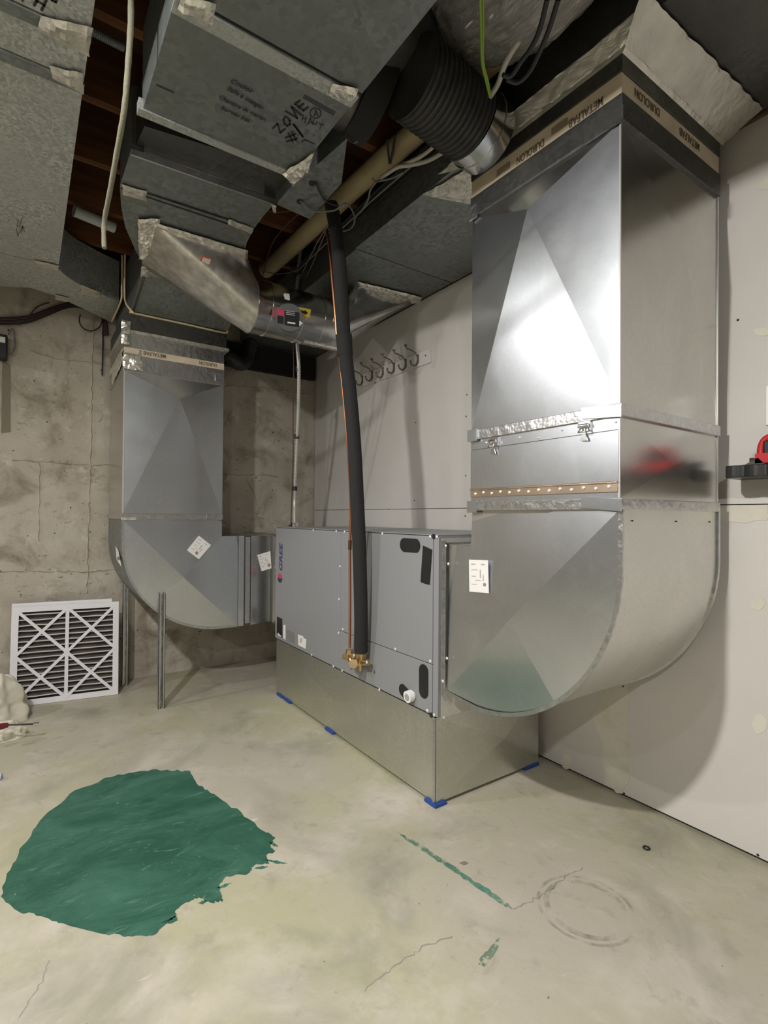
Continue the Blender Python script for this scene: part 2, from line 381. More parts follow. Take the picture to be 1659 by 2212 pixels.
# ---------------------------------------------------------------- floor paint and stains
def stain(name, pts, col, lo, hi, sc, stretch, jit=3, sub=6, th=.0006, rough=.5):
    m = mat(name + '_paint', col, rough=rough)
    N = m.node_tree.nodes; L = m.node_tree.links
    c = mixer(m, col, tuple(min(1, x * 1.8 + .04) for x in col), nz(m, 6, .40, .80, 9, stretch=(1, .5, 1), dist=.8, rough=.75)); c = mixer(m, c, tuple(min(1, x * 1.8 + .08) for x in col), nz(m, 26, .60, .74, 6, stretch=(1, .3, 1), dist=2.5)); c = mixer(m, c, (.5, .5, .45), nz(m, 60, .72, .76, 3)); setcol(m, c)
    a = nz(m, sc, lo, hi, 8, stretch=stretch, rough=.7); L.new(a, bsdf(m).inputs['Alpha'])
    o = blob(pts, name, m, floor, 'Z', 0, (0, 0, 1), th, jit, sub); return o
stain('green_paint_patch', [(15, 1950), (26, 1900), (60, 1838), (105, 1775), (170, 1718), (250, 1687), (320, 1673), (370, 1670), (418, 1672), (432, 1698), (472, 1722), (530, 1760), (575, 1797), (605, 1812), (592, 1830), (606, 1842), (585, 1852), (592, 1870), (560, 1874), (548, 1892), (500, 1898), (485, 1920), (494, 1950), (470, 1957), (440, 1944), (415, 1956), (390, 1975), (396, 1995), (370, 2004), (345, 2028), (290, 2031), (230, 2025), (150, 2005), (100, 1990), (50, 1980)], (.018, .088, .056), .22, .33, 9, (1, .4, 1))
for a_, b_ in (((585, 1862), (632, 1869)), ((560, 1880), (590, 1876)), ((590, 1822), (612, 1832)), ((480, 1925), (512, 1912)), ((440, 1958), (462, 1952)), ((360, 2003), (396, 1985))):
    stain('green_brush_mark', [a_, ((a_[0] + b_[0]) / 2, (a_[1] + b_[1]) / 2 - 3), b_, ((a_[0] + b_[0]) / 2, (a_[1] + b_[1]) / 2 + 4)], (.03, .13, .09), .30, .5, 14, (1, 1, 1), jit=1)
stain('green_paint_streak', [(868, 1796), (900, 1812), (960, 1850), (1030, 1895), (1085, 1930), (1122, 1960), (1100, 1952), (1040, 1914), (985, 1876), (930, 1840), (885, 1812)], (.10, .26, .19), .40, .60, 14, (1, 1, 1), jit=2)
stain('green_paint_fleck', [(1050, 2070), (1075, 2040), (1092, 2022), (1096, 2032), (1085, 2052), (1060, 2085)], (.14, .24, .17), .42, .62, 30, (1, 1, 1), jit=2)
def ringstain(c, r0, r1, col, name):
    m = mat(name + '_m', col, rough=.7); L = m.node_tree.links
    L.new(nz(m, 14, .46, .95, 6), bsdf(m).inputs['Alpha'])
    a = [V((c.x + r0 * math.cos(t), c.y + r0 * math.sin(t), .0008)) for t in [2 * math.pi * k / 60 for k in range(61)]]
    b = [V((c.x + r1 * math.cos(t), c.y + r1 * math.sin(t), .0008)) for t in [2 * math.pi * k / 60 for k in range(61)]]
    MB().strip(a, b).build(name, m, floor)
rc = A(1278, 1955, 'Z', 0); ringstain(rc, .105, .122, (.20, .18, .15), 'ring_stain'); ringstain(rc, .132, .142, (.26, .23, .20), 'ring_stain')
def crack(pts, wd=.0022):
    P = [A(x, y, 'Z', 0) for x, y in pts]; Q = []
    for a, b in zip(P, P[1:]):
        for j in range(8): Q.append(a.lerp(b, j / 8) + V((random.uniform(-.006, .006), random.uniform(-.006, .006), .0006)))
    a = []; b = []
    for i, p in enumerate(Q):
        d = (Q[min(i + 1, len(Q) - 1)] - Q[max(i - 1, 0)]).normalized(); sd = V((-d.y, d.x, 0)) * wd * random.uniform(.2, 1)
        a.append(p + sd); b.append(p - sd)
    MB().strip(a, b).build('floor_crack', mat('crack_dark', (.30, .27, .23), rough=.9), floor)
crack([(800, 2140), (870, 2085), (935, 2040), (1000, 2015)]); crack([(1125, 1960), (1180, 1930), (1215, 1905), (1245, 1880), (1275, 1868)]); crack([(60, 2212), (110, 2120), (120, 2080)])

# ================================================================ PLINTH
pl = thing('plinth', (-2.408, 1.693, 0), 'galvanised sheet metal plinth under the grey air handler, standing on blue pads', 'stand')
PX0, PX1, PY0, PY1, PZ0, PZ1 = -3.215, -1.601, 1.376, 2.012, .014, .358
MB().box(PX0 + .004, PX1 - .004, PY0 + .004, PY1 - .002, PZ0, PZ1 - .002).build('body', GBASE, pl)
cross_panel(pl, [(PX0, PZ0), (PX1, PZ0), (PX1, PZ1), (PX0, PZ1)], [0, 1, 2, 3], (-2.45, .19), .012, lambda a, b: V((a, PY0, b)), (0, -1, 0), GBASE, 'front_panel')
cross_panel(pl, [(PY0, PZ0), (PY1, PZ0), (PY1, PZ1), (PY0, PZ1)], [0, 1, 2, 3], (1.76, .19), .016, lambda a, b: V((PX1, a, b)), (1, 0, 0), GBASE, 'side_panel')
MB().bar((PX1 - .008, PY0 - .004, PZ0), (PX1 - .008, PY0 - .004, PZ1), .014, .004, (0, 1, 0)).build('corner_seam', GSLIP, pl)
for px, nm in (((612, 1511), 0), ((628, 1523), 0), ((720, 1587), 0), ((950, 1741), 1), ((1165, 1645), 2)):
    if nm == 0: x = A(*px, 'Y', PY0).x; b = (x - .045, x + .045, PY0 - .010, PY0 + .08)
    elif nm == 1: b = (PX1 - .06, PX1 + .012, PY0 - .012, PY0 + .05)
    else: b = (PX1 - .06, PX1 + .006, PY1 - .10, PY1 + .0)
    lab = ['blue foam pad at the far left corner of the plinth', 'blue foam pad just right of the far left corner pad', 'blue foam pad under the middle of the plinth front', 'blue foam pad under the near front corner of the plinth', 'blue foam pad under the plinth corner next to the drywall'][[612, 628, 720, 950, 1165].index(px[0])]
    tag(MB().box(b[0], b[1], b[2], b[3], 0, .0135).build('foam_pad', BLUE, bevel=.002), lab, 'pad', 'blue pads under the plinth')

# ================================================================ AIR HANDLER
ah = thing('air_handler', (-2.407, 1.69, .358), 'grey enamelled horizontal air handler unit sitting on the galvanised plinth', 'air handler')
UX0, UX1, UY0, UY1, UZ0, UZ1 = -3.228, -1.588, 1.374, 2.0, .36, 1.095
MB().box(UX0, UX1, UY0 + .004, UY1, UZ0, UZ1).build('cabinet', PAINTD, ah, bevel=.003)
def panel(x0, x1, z0, z1, name='access_panel'):
    return MB().box(x0, x1, UY0 - .004, UY0 + .004, z0, z1).build(name, PAINT, ah, bevel=.0025)
panel(UX0 + .001, -2.374, UZ0 + .006, UZ1 - .004); panel(-2.371, -1.622, .570, UZ1 - .004); panel(-2.371, -1.622, UZ0 + .006, .567)
MB().box(-1.618, UX1 + .001, UY0 - .003, UY0 + .004, UZ0 + .004, UZ1 - .004).build('corner_post', PAINT, ah, bevel=.002)
MB().box(UX0, UX1, UY0 - .002, UY1, UZ1, UZ1 + .004).build('top_panel', PAINT, ah, bevel=.001)
for q in ((677.5, 1147.6), (727, 1149), (745, 1150), (826.5, 1153), (929.6, 1158), (736, 1225), (735, 1296), (735, 1369), (744, 1361), (796, 1381), (798, 1392), (798, 1410), (858, 1402), (934, 1427), (677.5, 1417), (725, 1441), (744, 1450), (825, 1490), (929, 1534), (944, 1158), (944, 1543), (605, 1372)):
    screw(ah, A(*q, 'Y', UY0 - .005), (0, -1, 0), .0072)
FY = UY0 - .0045
def oval(cx, cy, hw, hh, name, m=BLACK, ang=0):
    c = A(cx, cy, 'Y', FY); P = []
    r = min(hw, hh)
    for k in range(24):
        t = 2 * math.pi * k / 24; x = math.cos(t) * r + (hw - r) * (1 if math.cos(t) > 0 else -1); z = math.sin(t) * r + (hh - r) * (1 if math.sin(t) > 0 else -1)
        P.append(c + V((x * math.cos(ang) - z * math.sin(ang), 0, x * math.sin(ang) + z * math.cos(ang))))
    return decal(ah, P, (0, -1, 0), m, name, .003)
oval(887, 1177, .070, .030, 'grommet'); oval(921, 1470, .029, .070, 'grommet'); oval(883, 1497, .050, .026, 'grommet', ang=-.35)
oval(938, 1157, .010, .010, 'plug'); oval(938.5, 1543, .010, .010, 'plug')
decal(ah, AL([(915, 1177), (935, 1186), (931, 1262), (922, 1260), (911, 1256)], 'Y', FY), (0, -1, 0), BTAPE, 'black_tape', .001)
p0 = A(897, 1501, 'Y', FY); mb = MB()
mb.tube([p0 + V((0, .02, 0)), p0 + V((0.0, -.028, -.002))], .020, 24); mb.tube([p0 + V((0, -.006, 0)), p0 + V((0, -.030, -.002))], .025, 24)
dp = mb.build('drain_pipe', WPLAS, ah); p1 = p0 + V((0, -.0306, -.002))
MB().cyl(p1, p1 + V((0, -.0005, 0)), .015, 20).build('pipe_bore', mat('pipe_shadow', (.35, .35, .34), rough=.8), dp)
# lettering and stickers on the left panel
g0 = A(611.5, 1239, 'Y', FY)
text(ah, 'GREE', .070, g0, (0, 0, 1), (-1, 0, 0), NAVY, 'brand_lettering', sx=1.08, shear=.25, bold=.0015)
c = A(607, 1252, 'Y', FY)
def half(s, m, nm):
    P = [c + V((math.cos(t) * .036, 0, math.sin(t) * .030)) for t in [math.pi * k / 14 for k in range(15)]] if s > 0 else [c + V((math.cos(t) * .036, 0, math.sin(t) * .030)) for t in [math.pi + math.pi * k / 14 for k in range(15)]]
    decal(ah, P, (0, -1, 0), m, nm, .001)
half(1, REDP, 'emblem'); half(-1, NAVY, 'emblem')
st = decal(ah, AL([(602, 1335), (613, 1340), (614, 1381), (602, 1372)], 'Y', FY), (0, -1, 0), BLACK, 'warning_sticker', .0012)
decal(st, AL([(603.5, 1373), (606, 1372), (613, 1378), (608, 1378)], 'Y', FY - .0016), (0, -1, 0), WHITE, 'warning_symbol', .0004)
decal(ah, AL([(616, 1353), (620.5, 1353), (621, 1385), (616, 1381)], 'Y', FY), (0, -1, 0), WHITE, 'warning_sticker', .0012)
st = decal(ah, AL([(623, 1363), (639, 1370), (640, 1392), (624, 1387)], 'Y', FY), (0, -1, 0), mat('grey_label', (.22, .22, .225), rough=.3), 'rating_plate', .001)
st = decal(ah, AL([(648, 1373), (659, 1377), (660, 1381), (666, 1383), (665, 1404), (649, 1396)], 'Y', FY), (0, -1, 0), WHITE, 'barcode_label', .0012)
for k in range(4): decal(st, AL([(652 + k * 1.2, 1381), (652.7 + k * 1.2, 1381.3), (652.7 + k * 1.2, 1391.3), (652 + k * 1.2, 1391)], 'Y', FY - .0016), (0, -1, 0), INKG, 'barcode_bar', .0004)
# right end of the unit: galvanised end plate and angle flanges
MB().box(UX1, UX1 + .003, UY0 + .015, UY1 - .01, UZ0, UZ1 - .01).build('end_plate', mat('zinc_plate', (.62, .62, .57), rough=.5, metal=.55, var=.06, scale=30), ah)
MB().box(UX1, UX1 + .024, UY0 + .010, UY0 + .016, .455, 1.075).build('flange', GSLIP, ah)
MB().box(UX1 + .012, UX1 + .016, UY0 + .002, UY0 + .016, .455, 1.075).build('flange', GSLIP, ah)
MB().box(UX1, UX1 + .025, UY0 + .02, UY1 - .02, 1.062, 1.068).build('flange', GSLIP, ah)
for q in ((964, 1177), (970, 1216), (970, 1420), (962, 1470)): screw(ah, A(*q, 'Y', UY0 + .008), (0, -1, 0), .006)
screw(ah, A(966, 1548, 'X', UX1 + .004), (1, 0, 0), .006)

# ================================================================ RETURN RISER (right)
RX0, RX1, RY0, RY1 = -1.429, -.829, 1.395, 2.006
rr = thing('return_riser_duct', (-1.13, 1.70, .46), 'large new galvanised duct riser with curved elbow at the right end of the unit', 'duct')
F3 = lambda a, b: V((a, RY0, b))
# elbow outline x,z
def arc(cx, cz, rx, rz, t0, t1, n): return [(cx + rx * math.cos(math.radians(t0 + (t1 - t0) * k / n)), cz + rz * math.sin(math.radians(t0 + (t1 - t0) * k / n))) for k in range(n + 1)]
EL, EZB, EZI, EZT = -1.560, .462, 1.062, 1.196
ECX, ECZ = -1.400, 1.03; ERX = RX1 - ECX; ERZ = ECZ - EZB
ol = [(EL, EZI), (EL, EZB + .012)] + arc(ECX, ECZ, ERX, ERZ + .0, -90, 0, 26)[0:] + [(RX1, EZT), (RX0, EZT), (RX0, EZI)]
# body (recessed 6 mm behind the face)
body = MB().prism([V((x, RY0 + .006, z)) for x, z in ol], (0, RY1 - RY0 - .006, 0)); body.build('elbow_body', GHEEL, rr)
n_ol = len(ol)
cross_panel(rr, ol, [1, 13, n_ol - 3, n_ol - 1], (A(1110, 1335, 'Y', RY0).x, A(1110, 1335, 'Y', RY0).z), .019, F3, (0, -1, 0), GALV, 'elbow_cheek')
# heel: smooth curved outer sheet with lock-seam rims at both edges
hl = [(EL, EZB + .012)] + arc(ECX, ECZ, ERX, ERZ, -90, 0, 40) + [(RX1, EZT)]
def off(hp, d):
    out = []
    for i, p in enumerate(hp):
        a = V(hp[max(0, i - 1)]); b = V(hp[min(len(hp) - 1, i + 1)]); t = (b - a).normalized(); out.append((p[0] + t.y * d, p[1] - t.x * d))
    return out
h1 = off(hl, .003)
MB().strip([V((x, RY0 + .004, z)) for x, z in h1], [V((x, RY1 - .004, z)) for x, z in h1]).build('heel_sheet', GHEEL, rr)
for y0, y1 in ((RY0 - .002, RY0 + .006), (RY1 - .012, RY1 + .002)):
    a = off(hl, -.004); b = off(hl, .010); mb = MB()
    for yy in (y0, y1): mb.strip([V((x, yy, z)) for x, z in a], [V((x, yy, z)) for x, z in b])
    mb.strip([V((x, y0, z)) for x, z in b], [V((x, y1, z)) for x, z in b]); mb.build('lock_seam', GSLIP, rr)
# flat collar towards the unit
MB().box(-1.5625, EL + .002, RY0 + .01, RY1 - .02, EZB + .012, EZI).build('collar', GSLIP, rr)
# filter section
FZ0, FZ1 = 1.228, 1.462
MB().box(RX0 + .003, RX1 - .003, RY0 + .003, RY1 - .003, EZT - .01, 2.33).build('riser_body', GSIDE, rr)
MB().box(RX0 + .001, RX1 + .0, RY0 - .001, RY0 + .004, FZ0, 1.250).build('lower_lip', GALV, rr)
dr = MB().box(RX0 + .002, RX1 - .001, RY0 - .005, RY0 + .004, 1.275, 1.424).build('filter_door', GALV, rr, bevel=.001)
MB().box(RX0 + .001, RX1 - .001, RY0 - .003, RY0 + .004, 1.426, FZ1).build('upper_lip', GALV, rr)
# piano hinge
hg = MB().box(RX0 + .004, RX1 - .004, RY0 - .007, RY0 - .001, 1.247, 1.271).build('piano_hinge', HINGE, rr)
MB().tube([V((RX0 + .004, RY0 - .008, 1.274)), V((RX1 - .004, RY0 - .008, 1.274))], .0035, 8).build('hinge_pin', HINGE, hg)
for k in range(14): 
    s_ = screw(hg, V((RX0 + .03 + k * (RX1 - RX0 - .06) / 13, RY0 - .008, 1.258 + (.004 if k % 2 else 0))), (0, -1, 0), .0055)
for q in ((1048, 953), (1120, 941), (1211, 923), (1327, 904), (1161, 941)): screw(rr, A(*q, 'Y', RY0 - .004), (0, -1, 0), .004)
# latches
for q in ((1066, 953), (1262, 917)):
    P = A(*q, 'Y', RY0 - .004); mb = MB()
    mb.box(P.x - .020, P.x + .020, RY0 - .010, RY0 - .003, P.z - .012, P.z + .020)
    mb.tube([P + V((-.016, -.012, .004)), P + V((.018, -.012, .004))], .006, 10)
    mb.tube([P + V((-.008, -.010, .0)), P + V((-.009, -.022, -.016)), P + V((.012, -.020, -.016)), P + V((.010, -.010, .0))], .003, 8)
    lt = mb.build('latch', CHROME, rr)
    mb = MB(); mb.prism([P + V(t) for t in ((-.012, -.006, -.040), (.014, -.006, -.042), (.006, -.006, -.022), (-.006, -.006, -.022))], (0, -.004, 0)); mb.build('latch_hook', CHROME, lt)
# drive slips (bands) round front and side
def band(z0, z1, th, m, name, parent=rr, x0=RX0, x1=RX1, y0=RY0, y1=RY1, tabs=()):
    b = MB().box(x0 - .002, x1 + th, y0 - th, y1, z0, z1).build(name, m, parent, bevel=.0015)
    return b
band(EZT, FZ0, .011, GSLIP, 'drive_slip'); band(FZ1, 1.498, .011, GSLIP, 'drive_slip')
for z, side in ((1.212, 1), (1.480, 1)):
    MB().box(RX0 - .004, RX0 + .045, RY0 - .018, RY0 - .010, z - .024, z + .020).build('slip_tab', GALV, rr, bevel=.001)
    mb = MB(); mb.prism([V((RX1 - .115, RY0 - .016, z + .024)), V((RX1 + .012, RY0 - .016, z + .012)), V((RX1 + .012, RY0 - .016, z - .022)), V((RX1 - .115, RY0 - .016, z - .010))], (0, .005, 0)); mb.build('slip_tab', GALV, rr)
# upper section
a0 = A(1145, 455, 'Y', RY0)
cross_panel(rr, [(RX0, 1.498), (RX1, 1.498), (RX1, 2.312), (RX0, 2.312)], [0, 1, 2, 3], (a0.x, a0.z), .036, F3, (0, -1, 0), GALV, 'front_panel')
cross_panel(rr, [(RY0, 1.498), (RY1, 1.498), (RY1, 2.312), (RY0, 2.312)], [0, 1, 2, 3], (1.72, 2.05), .018, lambda a, b: V((RX1, a, b)), (1, 0, 0), GSIDE, 'side_panel')
cross_panel(rr, [(RY0, FZ0), (RY1, FZ0), (RY1, FZ1), (RY0, FZ1)], [0, 1, 2, 3], (1.70, 1.34), .003, lambda a, b: V((RX1, a, b)), (1, 0, 0), GSIDE, 'side_panel')
band(2.310, 2.386, .010, GDARK, 'drive_slip'); 
MB().box(RX0 - .004, RX0 + .035, RY0 - .017, RY0 - .009, 2.30, 2.35).build('slip_tab', GSLIP, rr)
MB().box(RX1 - .11, RX1 + .016, RY0 - .016, RY0 - .009, 2.303, 2.343).build('slip_tab', GDARK, rr)
cc = band(2.386, 2.452, .004, CANVAS, 'fabric_connector')
band(2.452, 2.505, .008, GDARK, 'drive_slip')
up = V((0, 0, -1))
def wallprint(body, px, size, m=PRINT, sx=1.0):
    P = A(*px, 'Y', RY0 - .0052); text(cc, body, size, P, (-1, 0, 0), (0, 0, -1), m, 'printed_word', sx=sx, bold=.0006)
wallprint('METALFAB', (1290, 200), .036, sx=.70); wallprint('DUROLON', (1164, 293), .036, sx=.66)
for q in ((1196, 268), (1076, 362)):
    P = A(*q, 'Y', RY0 - .0052); decal(cc, [P + V(t) for t in ((-.03, 0, -.012), (.03, 0, -.012), (.03, 0, .012), (-.03, 0, .012))], (0, -1, 0), mat('stamp_print', (.30, .24, .16), rough=.7), 'print_stamp', .0004)
def sideprint(body, y, z, size):
    text(cc, body, size, V((RX1 + .0052, y, z)), (0, -1, 0), (0, 0, -1), PRINT, 'printed_word', sx=.8, bold=.0006)
sideprint('DUROLON', 1.60, 2.436, .036); sideprint('METALFAB', 1.86, 2.436, .036)
# flared foil taped collar
mb = MB(); x0, x1, y0, y1 = RX0 - .01, RX1 + .008, RY0 - .008, RY1 + .02
a = [V((x0, y1, 2.50)), V((x0, y0, 2.50)), V((x1, y0, 2.50)), V((x1, y1, 2.50))]
b = [V((x0 - .05, y1, 2.556)), V((x0 - .05, y0 - .02, 2.556)), V((x1 + .07, y0 - .02, 2.556)), V((x1 + .07, y1, 2.556))]
mb.strip(a, b, False); mb.build('flared_collar', FOILD, rr)
foil(rr, [b[1] + V((-.1, -.01, 0)), b[2] + V((.02, -.01, 0)), a[2] + V((0, -.002, .012)), a[1] + V((0, -.002, .012))], (0, -.9, -.4), .0015, seed=3, m=FLARE, name='foil_tape')
foil(rr, [b[2] + V((.03, -.06, -.001)), b[3] + V((.05, 0, -.001)), a[3] + V((.01, 0, .01)), a[2] + V((.01, -.01, .01))], (.7, 0, -.7), .0012, seed=4, m=FLARE, name='foil_tape')
BSEAM = mat('bright_seam', (.8, .8, .78), rough=.35, metal=.8)
for z0, z1 in ((1.498, 2.31), (1.23, 1.462)):
    MB().bar(V((RX1 + .001, RY1 - .004, z0)), V((RX1 + .001, RY1 - .004, z1)), .006, .006, (1, 0, 0)).build('corner_seam', BSEAM, rr)
    MB().bar(V((RX1 - .001, RY0 - .001, z0)), V((RX1 - .001, RY0 - .001, z1)), .005, .005, (1, 0, 0)).build('corner_seam', BSEAM, rr)
# label on the elbow
def sticker(parent, pts, ax, val, nrm, spot):
    s_ = decal(parent, AL(pts, ax, val), nrm, WHITE, 'label_sticker', .0012)
    val2 = val + (V(nrm)['XYZ'.index(ax)]) * .0018
    cx = sum(p[0] for p in pts) / len(pts); cy = sum(p[1] for p in pts) / len(pts)
    q = lambda u, v: tuple(V(pts[0]).lerp(V(pts[1]), u).lerp(V(pts[3]).lerp(V(pts[2]), u), v))
    for (u, v, w_, h_) in ((.10, .12, .22, .03), (.12, .3, .3, .02), (.62, .12, .2, .03), (.12, .5, .22, .02), (.55, .3, .05, .25), (.12, .75, .25, .02), (.7, .45, .04, .2), (.3, .62, .3, .02)):
        decal(s_, AL([q(u, v), q(u + w_, v), q(u + w_, v + h_), q(u, v + h_)], ax, val2), nrm, INKG, 'printed_line', .0003)
    c_ = q(*spot); R = 3.4
    decal(s_, AL([(c_[0] + R * math.cos(t), c_[1] + R * 1.15 * math.sin(t)) for t in [k * math.pi / 5 for k in range(10)]], ax, val2), nrm, mat('label_seal', (.34, .22, .22), rough=.6), 'printed_seal', .0003)
sticker(rr, [(1015, 1206), (1056, 1207), (1059, 1278), (1017, 1275)], 'Y', RY0 - .0155, (0, -1, 0), (.78, .75))
for q in ((1366, 1117), (1461, 1117), (1533, 1117)): screw(rr, A(*q, 'X', RX1 + .004), (1, 0, 0), .0022, BLACK)

# ================================================================ RETURN TRUNK along the drywall
rt = thing('return_trunk_duct', (-1.5, 1.74, 2.56), 'dull grey rectangular duct run hung along the top of the drywall', 'duct')
TZ = 2.56
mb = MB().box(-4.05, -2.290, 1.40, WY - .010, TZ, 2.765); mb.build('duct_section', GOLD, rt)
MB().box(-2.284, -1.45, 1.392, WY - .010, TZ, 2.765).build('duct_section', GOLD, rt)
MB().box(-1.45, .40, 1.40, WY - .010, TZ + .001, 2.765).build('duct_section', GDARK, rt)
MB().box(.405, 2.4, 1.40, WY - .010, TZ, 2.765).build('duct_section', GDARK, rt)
z_ = TZ
foil(rt, AL([(1018, 350), (1018, 440), (965, 430), (902, 418)], 'Z', TZ - .004), (0, 0, -1), .006, seed=12, m=FOILD)
for q in ((790, 1200),): pass
MB().bar(A(1540, 287, 'Y', WY - .016), A(1659, 217, 'Y', WY - .016), .018, .02).build('edge_strip', mat('brown_strip', (.09, .06, .04), rough=.8), rt)

# ================================================================ SUPPLY RISER (left)
SX = -3.369; SXB = -3.985; SY0, SY1 = .472, 1.056
sr = thing('supply_riser_duct', (-3.67, .9, .44), 'galvanised duct riser with curved elbow in front of the concrete wall', 'duct')
G3 = lambda a, b: V((SX, a, b))
LC = (1.062, 1.0); LRX = LC[0] - SY0; LRZ = .56
lo = [(SY1, 1.144), (SY0, 1.144)] + arc(LC[0], LC[1], LRX, LRZ, 180, 270, 26) + [(1.165, .440), (1.165, 1.035), (SY1, 1.035)]
MB().prism([V((SX - .006, y, z)) for y, z in lo], (SXB - SX + .006, 0, 0)).build('elbow_body', GOLD, sr)
ap = A(397, 1253, 'X', SX); nl = len(lo)
cross_panel(sr, lo, [1, 14, nl - 3, nl - 1], (ap.y, ap.z), .018, G3, (1, 0, 0), GALV, 'elbow_cheek')
hl = [(SY0, 1.144)] + arc(LC[0], LC[1], LRX, LRZ, 180, 270, 36) + [(1.165, .440)]
h1 = off(hl, -.003) if True else None
MB().strip([V((SX - .004, y, z)) for y, z in h1], [V((SXB, y, z)) for y, z in h1]).build('heel_sheet', GSIDE, sr)
a = off(hl, .004); b = off(hl, -.008)
mb = MB(); mb.strip([V((SX + .002, y, z)) for y, z in a], [V((SX + .002, y, z)) for y, z in b]); mb.strip([V((SX + .002, y, z)) for y, z in b], [V((SX - .008, y, z)) for y, z in b]); mb.build('lock_seam', GSLIP, sr)
# collar sections
MB().box(SXB, SX + .001, 1.167, 1.205, .438, 1.036).build('collar', GALV, sr)
MB().box(SXB, SX - .004, 1.207, 1.250, .440, 1.034).build('collar', GDARK, sr)
MB().box(SX - .006, SX + .005, 1.213, 1.246, .452, 1.028).build('connector_clip', GSLIP, sr)
mb = MB(); mb.prism([V((SX + .002, 1.252, .438)), V((SX - .002, 1.39, .446)), V((SX + .004, 1.425, .428)), V((SX + .004, 1.425, 1.04)), V((SX - .002, 1.39, 1.030)), V((SX + .002, 1.252, 1.034))], (SXB - SX, 0, 0)); mb.build('collar', GSIDE, sr)
MB().box(SXB, UX0 - .002, 1.427, 2.0, .43, 1.042).build('plenum', GSIDE, sr)
MB().box(SX, UX0 - .002, 1.41, 1.427, .43, 1.042).build('flange', GSLIP, sr)
# vertical part
MB().box(SXB, SX - .003, SY0 + .003, SY1 - .003, 1.14, 2.13).build('riser_body', GSIDE, sr)
ap = A(383, 868, 'X', SX)
cross_panel(sr, [(SY0, 1.178), (SY1, 1.178), (SY1, 2.02), (SY0, 2.02)], [0, 1, 2, 3], (ap.y, ap.z), .020, G3, (1, 0, 0), GALV, 'front_panel')
cross_panel(sr, [(SX, 1.178), (SXB, 1.178), (SXB, 2.02), (SX, 2.02)], [0, 1, 2, 3], (-3.68, 1.7), .006, lambda a, b: V((a, SY0, b)), (0, -1, 0), GSIDE, 'side_panel')
def lband(z0, z1, th, m, name): return MB().box(SXB, SX + th, SY0 - th, SY1 + .002, z0, z1).build(name, m, sr, bevel=.001)
lband(1.144, 1.178, .007, GSLIP, 'drive_slip'); lband(2.018, 2.118, .006, GSLIP, 'drive_slip')
lc = lband(2.118, 2.160, .003, CANVAS, 'fabric_connector')
MB().box(SX + .004, SX + .010, SY0 - .01, SY0 + .07, 1.140, 1.156).build('slip_tab', FOIL, sr)
for (y, z) in ((.955, 1.152), (1.0, 2.05)): MB().box(SX + .004, SX + .012, y, y + .004, z - .01, z + .028).build('slip_tab', CHROME, sr)
text(lc, 'METALFAB Z', .030, V((SX + .0042, .70, 2.152)), (0, -1, 0), (0, 0, -1), PRINT, 'printed_word', sx=.9, bold=.0005)
text(lc, 'DUROLON', .028, V((SX + .0042, 1.01, 2.150)), (0, -1, 0), (0, 0, -1), PRINT, 'printed_word', sx=.8, bold=.0005)
foil(sr, [V((SX + .006, SY0 - .01, 2.03)), V((SX + .006, SY0 + .10, 2.03)), V((SX + .006, SY0 + .09, 2.125)), V((SX + .006, SY0 - .01, 2.125))], (1, 0, 0), .006, seed=31)
foil(sr, [V((SXB + .2, SY0 - .010, 2.02)), V((SX + .005, SY0 - .010, 2.06)), V((SX + .005, SY0 - .010, 2.15)), V((SXB + .2, SY0 - .010, 2.14))], (0, -1, 0), .006, seed=32)
MB().bar(V((SX, SY0, 1.18)), V((SX, SY0, 2.02)), .008, .008, (1, 0, 0)).build('corner_seam', mat('bright_seam', (.8, .8, .78), rough=.35, metal=.8), sr)
sticker(sr, [(430, 1163), (457, 1183), (431, 1214), (405, 1195)], 'X', SX + .0155, (1, 0, 0), (.62, .80))
sticker(sr, [(557, 1203), (585, 1194), (588, 1231), (567, 1238)], 'X', SX + .004, (1, 0, 0), (.80, .78))
sticker(sr, [(251, 1188), (257, 1197), (264, 1232), (254, 1217)], 'Y', .470, (0, -1, 0), (.5, .7))
# legs
def leg(x, y, z1, top):
    mb = MB(); t = .0025; wd = .036; dp = .03
    mb.box(x, x + t, y - wd / 2, y + wd / 2, 0, z1)
    mb.box(x, x + dp, y - wd / 2, y - wd / 2 + t, 0, z1); mb.box(x, x + dp, y + wd / 2 - t, y + wd / 2, 0, z1)
    mb.box(x + dp - t, x + dp, y - wd / 2, y - wd / 2 + .010, 0, z1); mb.box(x + dp - t, x + dp, y + wd / 2 - .010, y + wd / 2, 0, z1)
    lg = mb.build('support_leg', GSLIP, sr)
    screw(lg, (x + .0035, y, z1 - .05), (1, 0, 0), .006); screw(lg, (x + .0035, y, z1 - .13), (1, 0, 0), .006); return lg
leg(SX + .004, .690, A(350, 1288, 'X', SX).z, 0); leg(-3.945, .575, .70, 0)

# ================================================================ SUPPLY TRUNK
stt = thing('supply_trunk_duct', (-2.2, .6, 2.42), 'grey galvanised supply trunk duct marked ZONE #1 running overhead from the left riser', 'duct')
NZ = 2.50
MB().box(SXB, SX - .001, SY0 + .002, SY1 + .002, 2.160, 2.245).build('plenum_section', GSLIP, stt)
MB().box(SXB, SX + .014, SY0 - .012, SY1 + .03, 2.245, 2.262).build('flange', FOILD, stt)
MB().box(SXB, SX + .004, SY0 + .0, SY1 + .015, 2.262, 2.372).build('plenum_section', GDARK, stt)
mb = MB(); path = [A(235, 705, 'X', SX + .0), A(250, 678, 'X', SX), A(257, 665, 'X', SX)]
gk = [V((SX + .006, SY0 + .03, 2.372)), V((SX + .008, SY0 + .05, 2.366)), V((SX + .008, .80, 2.365)), V((SX + .008, SY1 - .01, 2.362)), V((SX + .008, SY1 + .02, 2.38))]
